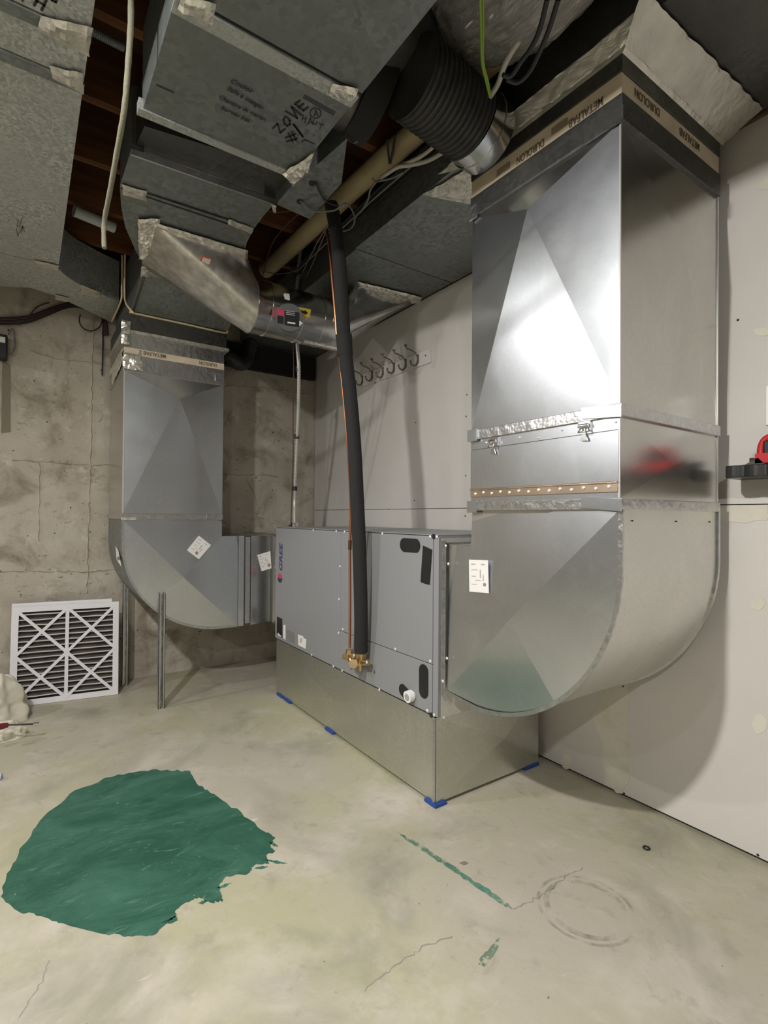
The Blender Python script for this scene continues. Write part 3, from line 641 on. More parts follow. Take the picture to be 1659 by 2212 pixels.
mb.tube(smoothpath(gk, 5), .006, 8); mb.build('sealant_bead', GASKET, stt)
mb = MB(); 
for pts in ([(256, 560), (256, 630), (254, 660), (236, 703)], [(262, 558), (262, 640), (266, 664), (280, 682)]):
    P = [A(x, y, 'Y', SY0 - .02) for x, y in pts]; mb.tube(smoothpath(P, 4), .005, 8)
mb.build('sealant_bead', GASKET, stt)
# sloping transition
tl, tr_ = A(300, 600, 'Z', NZ), A(505, 645, 'Z', NZ)
y0, y1 = SY0 + .03, SY1 + .02
vs = [(SX + .004, y0, 2.374), (SX + .004, y1, 2.374), (tr_.x, y1, NZ), (tl.x, tl.y, NZ)]
mb = MB(); mb.prism([V(v) for v in vs], (0, 0, 0.0001)); 
mb = MB(); vs2 = [V(v) for v in vs] + [V((tl.x, tl.y, 2.75)), V((tr_.x, y1, 2.75)), V((SXB, y0, 2.75)), V((SXB, y1, 2.75)), V((SXB, y0, 2.374)), V((SXB, y1, 2.374))]
mb.add(vs2, [(0, 1, 2, 3), (3, 2, 5, 4), (0, 3, 4, 6, 8), (1, 9, 7, 5, 2), (4, 5, 7, 6), (8, 6, 7, 9), (0, 8, 9, 1)]); mb.build('transition', GOLD, stt)
MB().bar(vs2[0] + V((.004, .012, 0)), vs2[3] + V((.0, .012, -.004)), .012, .006, (0, 0, 1)).build('corner_seam', GDARK, stt)
# neck sections
def under(pts, z, name, m=GOLD, h=.25, parent=stt): return MB().prism(AL(pts, 'Z', z), (0, 0, h)).build(name, m, parent)
under([(272, 336), (585, 441), (560, 470), (536, 503), (249, 413), (258, 385)], NZ, 'neck_section')
under([(249, 416), (535, 507), (524, 530), (519, 580), (520, 648), (400, 628), (300, 602), (298, 572), (284, 548), (262, 500), (252, 455)], NZ + .001, 'neck_section')
MB().bar(A(305, 424, 'Z', NZ - .002), A(486, 480, 'Z', NZ - .002), .008, .004).build('seam_strip', BLACK, stt)
MB().bar(A(272, 336, 'Z', NZ - .01), A(585, 441, 'Z', NZ - .01), .008, .022).build('slip_edge', GSLIP, stt)
under([(300, 280), (655, 385), (592, 446), (276, 336)], NZ + .03, 'recessed_collar', GDARK, .2)
MB().bar(A(300, 331, 'Z', NZ + .02), A(560, 418, 'Z', NZ + .02), .006, .02).build('slip_edge', GSLIP, stt)
# zone duct
ZZ = 2.42
zx = -1.742
seamx = A(560, 95, 'Z', ZZ).x
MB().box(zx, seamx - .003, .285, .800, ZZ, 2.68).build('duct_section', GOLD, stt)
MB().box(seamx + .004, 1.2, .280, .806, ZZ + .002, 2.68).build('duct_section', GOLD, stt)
MB().box(seamx - .055, seamx - .006, .283, .802, ZZ - .004, ZZ).build('drive_slip', GPALE, stt)
MB().box(zx - .014, zx + .018, .272, .812, ZZ - .006, ZZ + .03).build('drive_slip', GPALE, stt)
under([(590, 446), (652, 378), (738, 300), (727, 398), (660, 476)], 2.47, 'side_box', GOLD, .25)
for q in ((664, 398), (638, 438)):
    P = A(*q, 'Z', 2.469); MB().cyl(P, P + V((0, 0, -.003)), .014, 12).build('screw_hole', BLACK, stt)
up_ = (0, 0, -1)
zt = lambda x, y: A(x, y, 'Z', ZZ)
foil(stt, AL([(598, 378), (668, 330), (655, 372), (625, 404)], 'Z', ZZ - .006), up_, .010, seed=41)
foil(stt, AL([(703, 178), (762, 192), (752, 222), (695, 204)], 'Z', ZZ - .004), up_, .010, seed=42)
foil(stt, AL([(372, -6), (452, 12), (442, 62), (368, 34)], 'Z', ZZ - .004), up_, .008, seed=43, m=FOILD)
foil(stt, AL([(252, 405), (307, 420), (306, 441), (256, 428)], 'Z', NZ - .003), up_, .006, seed=44, m=FOILD)
foil(stt, AL([(485, 477), (540, 496), (535, 508), (482, 488)], 'Z', NZ - .003), up_, .006, seed=45, m=FOILD)
foil(stt, AL([(297, 582), (312, 582), (316, 604), (296, 608)], 'Z', NZ - .004), up_, .008, seed=46)
foil(stt, AL([(312, 588), (385, 605), (380, 618), (312, 602)], 'Z', NZ - .003), up_, .003, seed=47, m=FOILD)
foil(stt, [V((SX + .016, SY0 - .02, 2.17)), V((SX + .016, SY0 + .02, 2.17)), V((SX + .014, SY0 + .03, 2.31)), V((SX + .014, SY0 - .02, 2.31))], (1, 0, 0), .010, seed=48)
# marker writing
z1 = [[(577, 280), (587.5, 270), (593, 289.5), (604, 281)], [(604, 254.5), (600, 261), (602, 270), (608, 275), (614, 271), (613, 262), (607, 256)], [(605, 243), (629.5, 257.5), (617, 233), (639, 251.5)],
      [(635, 219.5), (624.5, 227), (643, 241), (653, 233)], [(633, 233.5), (643, 226.5)], [(611, 290), (621, 309)], [(618, 287), (628, 306)], [(605, 300), (626, 292)], [(607, 309), (631, 301)], [(621.5, 271), (642, 297.5)], [(622.5, 270.5), (643, 297)]]
z2 = [[(665.5, 252.5), (669.5, 240), (674, 252)], [(667, 248), (673, 248)]] + [[(669 + 12 * math.cos(t), 246 + 11 * math.sin(t)) for t in [k * math.pi / 8 for k in range(17)]]] + [[(643, 250), (640, 262)], [(650, 254), (646, 266)], [(641, 257), (648, 260)], [(653, 270), (658, 257), (663, 270)], [(655, 266), (661, 266)], [(665, 260), (664, 268), (669, 271), (673, 264)], [(675, 268), (688, 271)], [(682, 270), (679, 279)]]
strokes(stt, z1, zt, .0055, up_, INK, 'zone_lettering'); strokes(stt, z2, zt, .0026, up_, INK, 'zone_lettering')
decal(stt, AL([(645, 207), (712, 243), (708, 252), (641, 214)], 'Z', ZZ), up_, mat('scribbled_ink', (.05, .05, .055), rough=.6), 'scribbled_bar', .0005)
for bdy, a, b, sz in (('Couloir', (482, 180), (538, 208), .024), ('Salle à manger', (475, 196), (572, 250), .023), ('Chambre de maman', (458, 216), (560, 264), .021), ('bureau bas', (463, 238), (535, 272), .022)):
    P, Q = zt(*a), zt(*b); u = (Q - P).normalized(); v = V((0, 0, -1)).cross(u)
    o = text(stt, bdy, sz, P + V((0, 0, -.003)), u, v, INK, 'handwriting', sx=(Q - P).length / (len(bdy) * sz * .52), shear=.3)
strokes(stt, [[(325, 190), (362, 206)], [(640, 308), (647, 304), (668, 313)]], zt, .004, up_, INK, 'pen_mark')
MB().prism(AL([(543, 446), (578, 428), (584, 446), (560, 462)], 'Z', NZ + .05), (0, 0, .01)).build('orange_tag', ORANGE, stt)
foil(stt, AL([(575, 442), (588, 446), (586, 462), (580, 458)], 'Z', NZ - .02), up_, .004, seed=49)

# ================================================================ BYPASS DUCT with round damper
bd = thing('bypass_damper_duct', (-2.75, 1.2, 2.19), 'round bypass damper with foil taped transition boots joining the two overhead ducts', 'damper')
cyc = V((-2.75, 0, 2.325)); R = .145
def ring(y, r=R, n=32, c=None): 
    c = c or cyc
    return [V((c.x + r * math.sin(2 * math.pi * k / n), y, c.z + r * math.cos(2 * math.pi * k / n))) for k in range(n)]
# boot from trunk underside: rectangle -> round
def loft(ringa, ringb, name, m, parent, steps=6):
    n = len(ringa); vs = []
    for s_ in range(steps + 1): vs += [ringa[k].lerp(ringb[k], s_ / steps) for k in range(n)]
    fs = [(s_ * n + k, s_ * n + (k + 1) % n, (s_ + 1) * n + (k + 1) % n, (s_ + 1) * n + k) for s_ in range(steps) for k in range(n)]
    return MB().add(vs, fs, True).build(name, m, parent)
def rect_ring(c4, n=32):
    out = []
    for s_ in range(4):
        for k in range(n // 4): out.append(c4[s_].lerp(c4[(s_ + 1) % 4], k / (n // 4)))
    return out
pa, pb, pc, pd = AL([(320, 490), (525, 556), (520, 650), (298, 582)], 'Z', NZ)
# order rings: top(+z) of circle first, sweeping +x
rb = ring(1.0); ra = rect_ring([pb, pa, pd, pc])
best = None
for flip in (0, 1):
    rr_ = ra[::-1] if flip else ra
    for s_ in range(32):
        q = rr_[s_:] + rr_[:s_]; d = sum((q[k] - rb[k]).length for k in range(32))
        if best is None or d < best[0]: best = (d, q)
loft(best[1], rb, 'takeoff_boot', mat('boot_foil', (.56, .54, .51), rough=.33, metal=.95, var=.22, scale=22, bump=.25, bscale=18), bd)
foil(bd, AL([(322, 486), (528, 545), (524, 572), (330, 505)], 'Z', NZ - .006), (0, 0, -1), .012, seed=51)
foil(bd, AL([(288, 480), (338, 478), (312, 560), (292, 568)], 'Z', NZ - .006), (0, 0, -1), .012, seed=52)
P = [A(q[0], q[1], 'Z', 2.36) for q in ((428, 557), (449, 563), (447, 573), (442, 577), (424, 568))]
sk = decal(bd, P, (.3, .2, -.9), ORANGE, 'inspection_sticker', .002); 
decal(sk, [p.lerp(sum(P, V((0, 0, 0))) / 5, .22) + V((.001, .001, -.004)) for p in P], (.3, .2, -.9), WHITE, 'sticker_face', .001)
sl = MB(); sl.tube([V((cyc.x, y, cyc.z)) for y in (1.0, 1.012, 1.06, 1.068, 1.076, 1.25, 1.258, 1.266, 1.41, 1.42, 1.56)], R, 36, rf=lambda t: 1)
ds = sl.build('damper_sleeve', SHINY, bd)
for y in (1.006, 1.085, 1.27, 1.40, 1.45): MB().tube([V((cyc.x, y - .004, cyc.z)), V((cyc.x, y, cyc.z)), V((cyc.x, y + .004, cyc.z))], R + .004, 36, rf=lambda t: 1).build('sleeve_bead', SHINY, ds)
# actuator disc facing camera side (+x, -z)
nv = V((.93, -.28, -.05)).normalized(); t1 = V((0, 1, 0)); t1 = (t1 - nv * t1.dot(nv)).normalized(); t2 = nv.cross(t1)
dc = A(619, 690, 'X', cyc.x + R + .012)
MB().cyl(dc - nv * .03, dc + nv * .012, .074, 32).build('actuator_housing', GREYD, bd)
hb = dc + nv * .0125
def dd(u0, u1, v0, v1, m, name, lift=0): 
    s = -1 if t2.z > 0 else 1
    decal(bd, [hb + nv * lift + t1 * u + V((0, 0, 1)) * v for u, v in ((u0, v0), (u1, v0), (u1, v1), (u0, v1))], nv, m, name, .0008)
dd(-.028, .052, -.045, .040, BLACK, 'actuator_label'); dd(-.066, -.032, .005, .045, REDP, 'actuator_label'); dd(-.066, -.034, -.04, .0, BLACK, 'actuator_label')
for k in range(3): dd(-.02, .028, .012 + k * .009, .016 + k * .009, INKG, 'printed_line', .001)
dd(-.012, .030, -.034, -.026, WHITE, 'printed_arrow', .001)
decal(bd, [hb + t1 * u + V((0, 0, v)) for u, v in ((.05, -.01), (.05, -.045), (.07, -.022))], nv, WHITE, 'printed_triangle', .0008)
def onc(px):  # point on the sleeve side
    return A(*px, 'X', cyc.x + R - .004)
yl = MB().prism([onc(p) + V((.006, 0, 0)) for p in ((637, 667), (664, 672), (661, 690), (640, 686))], (.003, 0, 0)).build('flow_arrow_sticker', YEL, bd)
MB().prism([onc(p) + V((.010, 0, 0)) for p in ((642, 674), (650, 676), (650, 673), (657, 680), (650, 684), (650, 681), (641, 680))], (.001, 0, 0)).build('arrow', BLACK, yl)
MB().prism([onc(p) + V((-.004, 0, 0)) for p in ((607, 637), (618, 638), (620, 661), (609, 661))], (.006, 0, 0)).build('barcode_sticker', WHITE, bd)
MB().prism([onc(p) + V((.004, 0, 0)) for p in ((581, 672), (593, 668), (592, 690), (580, 689))], (.003, 0, 0)).build('red_sticker', mat('faded_red', (.35, .12, .13), rough=.6), bd)
# boot to return trunk
q4 = [V((-2.62, 1.62, TZ)), V((-2.62, 2.05, TZ)), V((-3.25, 2.05, TZ)), V((-3.25, 1.62, TZ))]
rb = ring(1.56); ra = rect_ring(q4); best = None
for flip in (0, 1):
    rr_ = ra[::-1] if flip else ra
    for s_ in range(32):
        q = rr_[s_:] + rr_[:s_]; d = sum((q[k] - rb[k]).length for k in range(32))
        if best is None or d < best[0]: best = (d, q)
loft(rb, best[1], 'return_boot', SHINY, bd)
foil(bd, AL([(765, 608), (905, 640), (898, 655), (772, 630)], 'Z', TZ - .006), (0, 0, -1), .010, seed=53)
MB().tube([V((cyc.x + .03, y, cyc.z - R + .004)) for y in (1.32, 1.40, 1.50, 1.56)], .012, 10).build('drawband', FOIL, bd)

# ================================================================ LEFT BRANCH DUCT
lb = thing('branch_duct', (-2, -.3, 2.5), 'pale spangled galvanised duct overhead at the upper left, curving along the concrete wall', 'duct')
LZ = 2.50
s1 = A(40, 27, 'Z', LZ).x; s2 = A(40, 138, 'Z', LZ).x; s3 = A(30, 567, 'Z', LZ).x
for x0, x1 in ((s1 + .004, 1.0), (s2 + .004, s1 - .004), (s3 + .003, s2 - .004)):
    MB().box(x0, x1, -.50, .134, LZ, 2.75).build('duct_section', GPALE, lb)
for x in (s1, s2): MB().box(x - .045, x - .005, -.50, .137, LZ - .004, LZ).build('drive_slip', GOLD, lb)
ip = AL([(118, 590), (128, 600), (142, 611), (160, 622), (200, 640), (250, 660)], 'Z', LZ)
op = AL([(236, 706), (170, 675), (115, 650), (60, 633)], 'Z', LZ)
pts = [V((s3 - .003, -.50, LZ)), V((s3 - .003, .134, LZ))] + ip + [V((max(p.x, -4.05), p.y, LZ)) for p in op] + [V((-3.95, -.50, LZ))]
MB().prism(pts, (0, 0, .25)).build('elbow_section', GPALE, lb)
lz = lambda x, y: A(x, y, 'Z', LZ)
foil(lb, AL([(72, 42), (185, 68), (178, 130), (68, 72)], 'Z', LZ - .004), up_, .010, seed=61, m=FOILD)
foil(lb, AL([(90, 150), (166, 165), (168, 212), (100, 178)], 'Z', LZ - .004), up_, .010, seed=62, m=FOILD)
foil(lb, AL([(66, 572), (120, 583), (118, 595), (70, 585)], 'Z', LZ - .003), up_, .003, seed=63, m=FOILD)
foil(lb, AL([(168, 624), (210, 640), (205, 655), (165, 642)], 'Z', LZ - .003), up_, .003, seed=64, m=FOILD)
foil(lb, AL([(112, 646), (142, 652), (140, 662), (112, 656)], 'Z', LZ - .003), up_, .003, seed=65, m=FOILD)
strokes(lb, [[(24, 0), (33, 12)], [(24, 0), (10, -6)], [(68, 2), (58, 22)], [(84, 10), (74, 32)], [(63, 12), (80, 21)], [(91, -2), (96, 10), (104, 14), (107, 6), (102, -3)]], lz, .006, up_, INK, 'marker_lettering')
strokes(lb, [[(30, 488), (28, 500), (34, 500), (38, 482)], [(26, 505), (30, 520), (40, 500), (38, 515)], [(40, 498), (44, 512)]], lz, .004, up_, GRAYC, 'faded_writing')

# ================================================================ REFRIGERANT LINES
def cam_tube(name, pts, r, m, label, cat, n=12, k=5, group=None, rf=None):
    P = [A(x, y, ax, v) for x, y, ax, v in pts]
    o = MB().tube(smoothpath(P, k), r, n, rf=rf).build(name, m); tag(o, label, cat, group); return o
def hy(y): return 1.325 - (1410 - y) / 960 * .15
pp = [A(x, y, 'Y', hy(y)) for x, y in ((784, 1409), (783, 1330), (778, 1200), (771, 1080), (763, 960), (752, 850), (739, 750), (732, 660), (725, 570), (717, 500), (706, 445))]
ip_ = thing('insulated_refrigerant_pipe', pp[0], 'thick black foam insulated refrigerant pipe dropping from the ceiling to the brass valves', 'pipe')
MB().tube(smoothpath(pp, 5), .0325, 20).build('foam_sleeve', FOAM, ip_)
MB().tube([A(x, y, 'Y', hy(y)) for x, y in ((737, 725), (741, 770))], .0385, 20, rf=lambda t: 1 - .08 * t).build('tape_joint', FOAM, ip_)
MB().tube([pp[0] + V((0, 0, .01)), pp[0] + V((0.004, 0, -.03))], .010, 12).build('pipe_end', COPPER, ip_)
def hz(y): return hy(y) + .008 - (1410 - y) / 960 * .03
cp = [A(x, y, 'Y', hz(y)) for x, y in ((760, 1400), (759, 1300), (757, 1180), (758, 1100), (752, 1000), (743, 900), (738, 850), (731, 790), (723, 735), (717, 670), (711, 610), (704, 545), (697, 500))]
o = MB().tube(smoothpath(cp, 5), .0068, 10).build('copper_liquid_pipe', COPPER); tag(o, 'thin bare copper pipe running beside the black insulated pipe', 'pipe')
MB().tube([cp[2].lerp(cp[3], -.1), cp[2].lerp(cp[3], .15)], .009, 12).build('brazed_coupling', mat('dark_copper', (.16, .08, .05), rough=.5, metal=.8), o)
# service valves (brass) at the face of the unit
sv = thing('service_valves', A(778, 1440, 'Y', 1.33), 'cluster of brass refrigerant service valves on the lower front of the air handler', 'valve')
vp = lambda x, y, d=1.33: A(x, y, 'Y', d)
def hexnut(a, b, r, name='hex_nut'): return MB().cyl(a, b, r, 6).build(name, BRASS, sv, bevel=.001)
hexnut(vp(760, 1404), vp(760, 1414), .020); hexnut(vp(784, 1408), vp(783, 1423), .030)
MB().tube([vp(760, 1412), vp(761, 1425), vp(766, 1435), vp(770, 1440)], .014, 14).build('valve_body', BRASS, sv)
hexnut(vp(753, 1419, 1.32), vp(750, 1420, 1.30), .018, 'valve_cap')
MB().tube([vp(751, 1419, 1.325), vp(771, 1417, 1.325)], .010, 12).build('valve_stem', BRASS, sv)
hexnut(vp(768, 1434, 1.30), vp(768, 1435, 1.27), .023, 'valve_cap'); 
MB().tube([vp(783, 1423), vp(783, 1436)], .026, 16).build('valve_body', BRASS, sv)
MB().tube([vp(770, 1430), vp(799, 1432)], .015, 14).build('valve_body', BRASS, sv)
hexnut(vp(784, 1438), vp(783.5, 1449), .012, 'charge_port'); MB().tube([vp(783, 1432), vp(783.5, 1443)], .009, 10).build('valve_stem', BRASS, sv)
MB().tube([vp(778, 1428, 1.335), vp(778, 1428, 1.372)], .016, 12).build('valve_stem', BRASS, sv)
for q in ((797, 1431), (769, 1417)): screw(sv, vp(*q, 1.30), (0, -1, 0), .008)

# ================================================================ CABLES
def my(y): return 1.38 if y < 720 else min(1.52, 1.38 + (y - 720) / 400 * .16)
mc = [A(x, y, 'Y', my(y)) for x, y in ((638, 470), (641, 520), (638, 580), (634, 640), (634, 700), (637, 750), (641, 800), (641, 880), (639, 950), (636, 1060), (636, 1100), (636.5, 1136))]
mo = thing('armoured_cable', mc[-1], 'ribbed metal clad cable dropping to the top left of the air handler', 'cable')
sp = smoothpath(mc, 26)
MB().tube(sp, .0105, 10, rf=None).build('cable_jacket', STEELD, mo)
mb = MB()
for i in range(0, len(sp) - 1, 2):
    a_ = sp[i]; b_ = sp[i + 1]; mb.tube([a_, a_.lerp(b_, .55)], .0128, 10)
o = mb.build('armour_rib', STEELD, mo); o['kind'] = 'stuff'
for i_, q in enumerate(((639.5, 800), (638.5, 946), (636, 1058))): P = A(*q, 'Y', my(q[1])); MB().cyl(P + V((0, 0, -.014)), P + V((0, 0, .014)), .017, 14).build('cable_tie', BLACK, mo)
P = mc[-1]; MB().cyl(V((P.x, P.y, UZ1 + .004)), V((P.x, P.y, UZ1 + .03)), .026, 8).build('cable_connector', CHROME, mo); MB().box(P.x - .05, P.x + .02, P.y - .02, P.y + .02, UZ1 + .004, UZ1 + .014).build('locknut', CHROME, mo)
cam_tube('control_wire', [(628, 745, 'Y', 1.38), (630, 800, 'Y', 1.40), (630, 900, 'Y', 1.44), (631.5, 1000, 'Y', 1.48), (630, 1080, 'Y', 1.50), (629, 1137, 'Y', 1.51)], .0035, DKRED, 'thin brown control wire hanging beside the metal clad cable', 'wire', n=6)
cam_tube('fabric_cable', [(266, -10, 'Y', .21), (267, 60, 'Y', .21), (262, 160, 'Y', .21), (255, 250, 'Y', .21), (240, 345, 'Y', .21), (227, 425, 'Y', .21), (216, 490, 'Y', .21), (217, 545, 'Y', .21)], .0075, CORD, 'beige cloth covered cord hanging between the two left overhead ducts', 'cord', rf=lambda t: 1 + .06 * math.sin(t * 300))
ZC = 2.66
def cz(name, pts, r, m, label, cat='cable', z=ZC, group=None, n=6): return cam_tube(name, [(x, y, 'Z', z) for x, y in pts], r, m, label, cat, n=n, k=4, group=group)
cz('drain_pipe', [(150, 465), (238, 500)], .028, PVCG, 'pale plastic pipe crossing the joists at the far left', 'pipe', z=2.72, n=14)
cz('cream_pipe', [(1062, 107), (1000, 168), (900, 272), (820, 345), (730, 430), (640, 520), (566, 588)], .047, PVCC, 'long cream coloured pipe running below the joists between the ducts', 'pipe', z=2.72, n=18)
cz('white_cable', [(948, 326), (915, 345), (880, 355), (850, 360), (826, 375), (812, 384)], .0085, WHITEC, 'white cable with cut end, the lower of the pair beneath the black flexible duct', z=2.60)
cz('white_cable', [(926, 314), (905, 332), (880, 346), (855, 357), (828, 372)], .008, WHITEC, 'white cable with cut end, the upper of the pair beneath the black flexible duct', z=2.61)
cz('grey_wire', [(860, 372), (838, 384), (803, 392), (795, 386)], .004, GRAYC, 'short grey wire tied over the cream pipe', z=2.58)
cz('grey_wire', [(803, 392), (790, 410), (785, 432), (772, 455), (758, 470), (755, 485), (745, 497), (720, 502), (698, 504), (690, 500)], .0042, GRAYC, 'long grey wire looping down past the copper pipe', z=2.56)
cz('grey_wire', [(737, 440), (748, 450), (756, 468), (755, 485)], .0035, GRAYC, 'grey wire curling off the cream pipe', z=2.565)
cz('grey_wire', [(640, 438), (655, 452), (668, 458), (690, 459), (715, 455), (735, 440)], .004, GRAYC, 'grey wire leaving the hole in the side box', z=2.46)
cz('black_wire', [(672, 396), (678, 412), (690, 432), (705, 442), (722, 446)], .004, BLACK, 'black wire leaving the upper hole in the side box', z=2.46)
for i in range(5):
    cz('black_cable', [(1060 - i * 7, 176 + i * 13), (1000 - i * 7, 235 + i * 13), (900 - i * 6, 325 + i * 12), (800 - i * 5, 415 + i * 11), (716 - i * 5, 500 + i * 9), (640 - i * 4, 575 + i * 8)], .0045, BLACK if i != 2 else GRAYC, 'black cable in the bundle running alongside the cream pipe' if i != 2 else 'grey cable in the bundle running alongside the cream pipe', z=2.64 + .012 * (i % 2), group='black cables beside the cream pipe' if i != 2 else None)
cz('black_strap', [(824, 300), (826, 320), (830, 352)], .005, BLACK, 'dark wire wrapped over the cream pipe, right strand', z=2.66); cz('black_strap', [(842, 290), (838, 320), (832, 352)], .005, BLACK, 'dark wire wrapped over the cream pipe, left strand', z=2.66)
cz('green_wire', [(1021, -8), (1024, 60), (1027, 130), (1036, 170), (1045, 205)], .004, GREENC, 'green wire hanging to the metal collar of the black flexible duct, left strand', 'wire', z=2.50); cz('green_wire', [(1028, -8), (1029, 60), (1030, 130), (1040, 170), (1047, 205)], .003, GREENC, 'green wire hanging to the metal collar of the black flexible duct, right strand', 'wire', z=2.50)
cz('pale_cable', [(1108, 82), (1090, 110), (1075, 140), (1062, 178), (1046, 205)], .0085, WHITEC, 'pale flat cable descending from behind the silver duct', z=2.53)
cz('black_wire', [(1166, -8), (1150, 60), (1132, 100), (1112, 128), (1090, 160), (1072, 158)], .0065, BLACK, 'black wire draped under the silver flexible duct, left of the two', z=2.42)
cz('black_wire', [(1190, -8), (1170, 60), (1150, 110), (1130, 150), (1105, 174), (1080, 168)], .0065, BLACK, 'black wire draped under the silver flexible duct, right of the two', z=2.42)
for i, pts in enumerate(([(555, 455), (590, 462), (630, 455), (650, 445)], [(560, 600), (575, 540), (600, 500), (640, 460), (660, 440)], [(640, 605), (660, 560), (680, 520), (700, 490)], [(655, 600), (672, 560), (690, 515), (706, 490)], [(560, 590), (600, 595), (640, 585)])):
    cz('thin_wire', pts, .0028, DKRED if i < 2 else GRAYC, ['thin red wire near the orange tag', 'thin red wire curving up past the armoured cable', 'thin grey wire left of the copper pipe top', 'thin grey wire just beside the copper pipe top', 'thin grey wire above the round damper'][i], 'wire', z=2.60)
P0, P1 = A(184, 78, 'Z', 2.74), A(254, 112, 'Z', 2.74)
cd_ = MB(); 
for k in range(16): cd_.tube([P0.lerp(P1, k / 16), P0.lerp(P1, (k + .6) / 16)], .013, 10)
cd_.tube([P0, P1], .010, 10); tag(cd_.build('ribbed_conduit', mat('conduit_grey', (.20, .22, .21), rough=.5)), 'ribbed grey conduit crossing the gap between the two left overhead ducts', 'conduit')
hp = [V((-3.93, 1.12, 2.56)), V((-3.90, 1.20, 2.44)), V((-3.86, 1.26, 2.36)), V((-3.88, 1.34, 2.33)), V((-3.94, 1.42, 2.40)), V((-3.96, 1.46, 2.54))]
tag(MB().tube(smoothpath(hp, 8), .05, 16, rf=lambda t: 1 + .05 * math.cos(t * 150)).build('black_flexible_hose', FLEXB), 'black flexible hose looping in the dark corner right of the left riser', 'hose')
# cables on the concrete wall
for i in range(5):
    d = (i - 2) * 3.2
    cam_tube('wall_cable', [(-10, 706 + d, 'X', WX + .02), (50, 702 + d, 'X', WX + .02), (95, 686 + d * .9, 'X', WX + .02), (135, 671 + d * .7, 'X', WX + .02), (165, 669 + d * .7, 'X', WX + .02), (200, 682 + d * .8, 'X', WX + .02), (219 + d * .4, 700, 'X', WX + .02), (222 + d * .8, 733, 'X', WX + .02)], .007, DKRED if i % 2 else BLACK, 'dark cable in the bundle stapled along the top of the concrete wall', 'cable', n=6, group='dark cables along the concrete wall')
t_ = [(190 + 25 * math.cos(a), 700 + 24 * math.sin(a), 'X', WX + .03) for a in [k * math.pi / 8 - 1.9 for k in range(15)]]
cam_tube('cable_loop', t_, .004, BLACK, 'thin black wire loop hanging on the concrete wall beside the riser', 'cable', n=6)
cam_tube('hanging_rod', [(217, 725, 'X', WX + .02), (217, 775, 'X', WX + .02), (216.5, 820, 'X', WX + .02)], .005, BLACK, 'short black wire hanging straight down the concrete wall', 'cable', n=6)
cam_tube('red_tipped_wire', [(55, 697, 'X', WX + .03), (66, 682, 'X', WX + .03), (78, 672, 'X', WX + .03), (100, 664, 'X', WX + .03)], .0045, DKRED, 'short loose wire with red connector above the wall cables', 'wire', n=6)
bx0 = A(11, 735, 'X', WX + .07); bx1 = A(10, 788, 'X', WX + .07)
jb = thing('electrical_box', (WX + .03, bx0.y - .06, bx1.z), 'black electrical box on the concrete wall at the left edge', 'electrical box')
MB().box(WX, WX + .07, bx0.y - .14, bx0.y, bx1.z, bx0.z).build('housing', BLACK, jb, bevel=.008)
MB().box(WX + .07, WX + .072, bx0.y - .09, bx0.y - .012, bx1.z + .10, bx1.z + .135).build('paper_label', WHITE, jb)
MB().tube(smoothpath(AL([(12, 735), (22, 722), (26, 745), (26, 765), (20, 776), (8, 777)], 'X', WX + .03), 5), .005, 8).build('cable', GRAYC, jb)

# ================================================================ FLEXIBLE DUCTS
fa, fb = A(875, 165, 'Y', .98), A(1000, 262, 'Y', 1.24); fb2 = A(1040, 296, 'Y', 1.34)
fx = thing('black_flexible_duct', fa, 'black ribbed flexible duct with a metal collar hanging under the joists', 'flexible duct')
def rrf(t): return .95 + .05 * math.cos(t * 13 * 2 * math.pi)
sp = [fa.lerp(fb, k / 104) for k in range(105)]
MB().tube(sp, .116, 28, rf=lambda t: 1 + .05 * math.cos(t * 13 * 2 * math.pi)).build('ribbed_hose', FLEXB, fx)
MB().tube([fb.lerp(fb2, t) for t in (0, .06, .1, .5, .9, 1)], .121, 30, rf=lambda t: 1).build('metal_collar', SHINY, fx)
MB().tube([fb.lerp(fb2, t) for t in (.5, .56)], .124, 30).build('collar_bead', SHINY, fx)
sv_ = thing('silver_flexible_duct', (-1.0, 1.2, 2.53), 'large silver foil insulated flexible duct bulging down at the top centre', 'flexible duct')
path = [V(p) for p in ((-1.28, 1.22, 2.95), (-1.13, 1.19, 2.87), (-.97, 1.16, 2.80), (-.72, 1.13, 2.80), (-.4, 1.12, 2.81), (0, 1.11, 2.80), (.6, 1.11, 2.80))]
sp = smoothpath(path, 14); n = 150; mb = MB(); rings = []; 
u = V((0, 0, 1))
for i, p in enumerate(sp):
    t = (sp[min(i + 1, len(sp) - 1)] - sp[max(i - 1, 0)]).normalized(); uu = (V((0, 0, 1)) - t * t.z).normalized(); ww = t.cross(uu)
    e = min(1, .55 + i / 14) if i < 8 else 1
    for k in range(n):
        a_ = 2 * math.pi * k / n; d = uu * math.cos(a_) + ww * math.sin(a_)
        q = p + d * .2; h = noise.noise(V((k * .8, i * .10, 3))) * .008 + noise.noise(V((k * .13, i * .35, 8))) * .012 + noise.noise(V((k * .35, i * .3, 5))) * .008
        mb.v.append(p + d * (.225 * e + h))
m_ = len(sp)
mb.f = [(i * n + k, i * n + (k + 1) % n, (i + 1) * n + (k + 1) % n, (i + 1) * n + k) for i in range(m_ - 1) for k in range(n)]; mb.sm = [True] * len(mb.f)
mb.build('foil_jacket', SILVER, sv_)
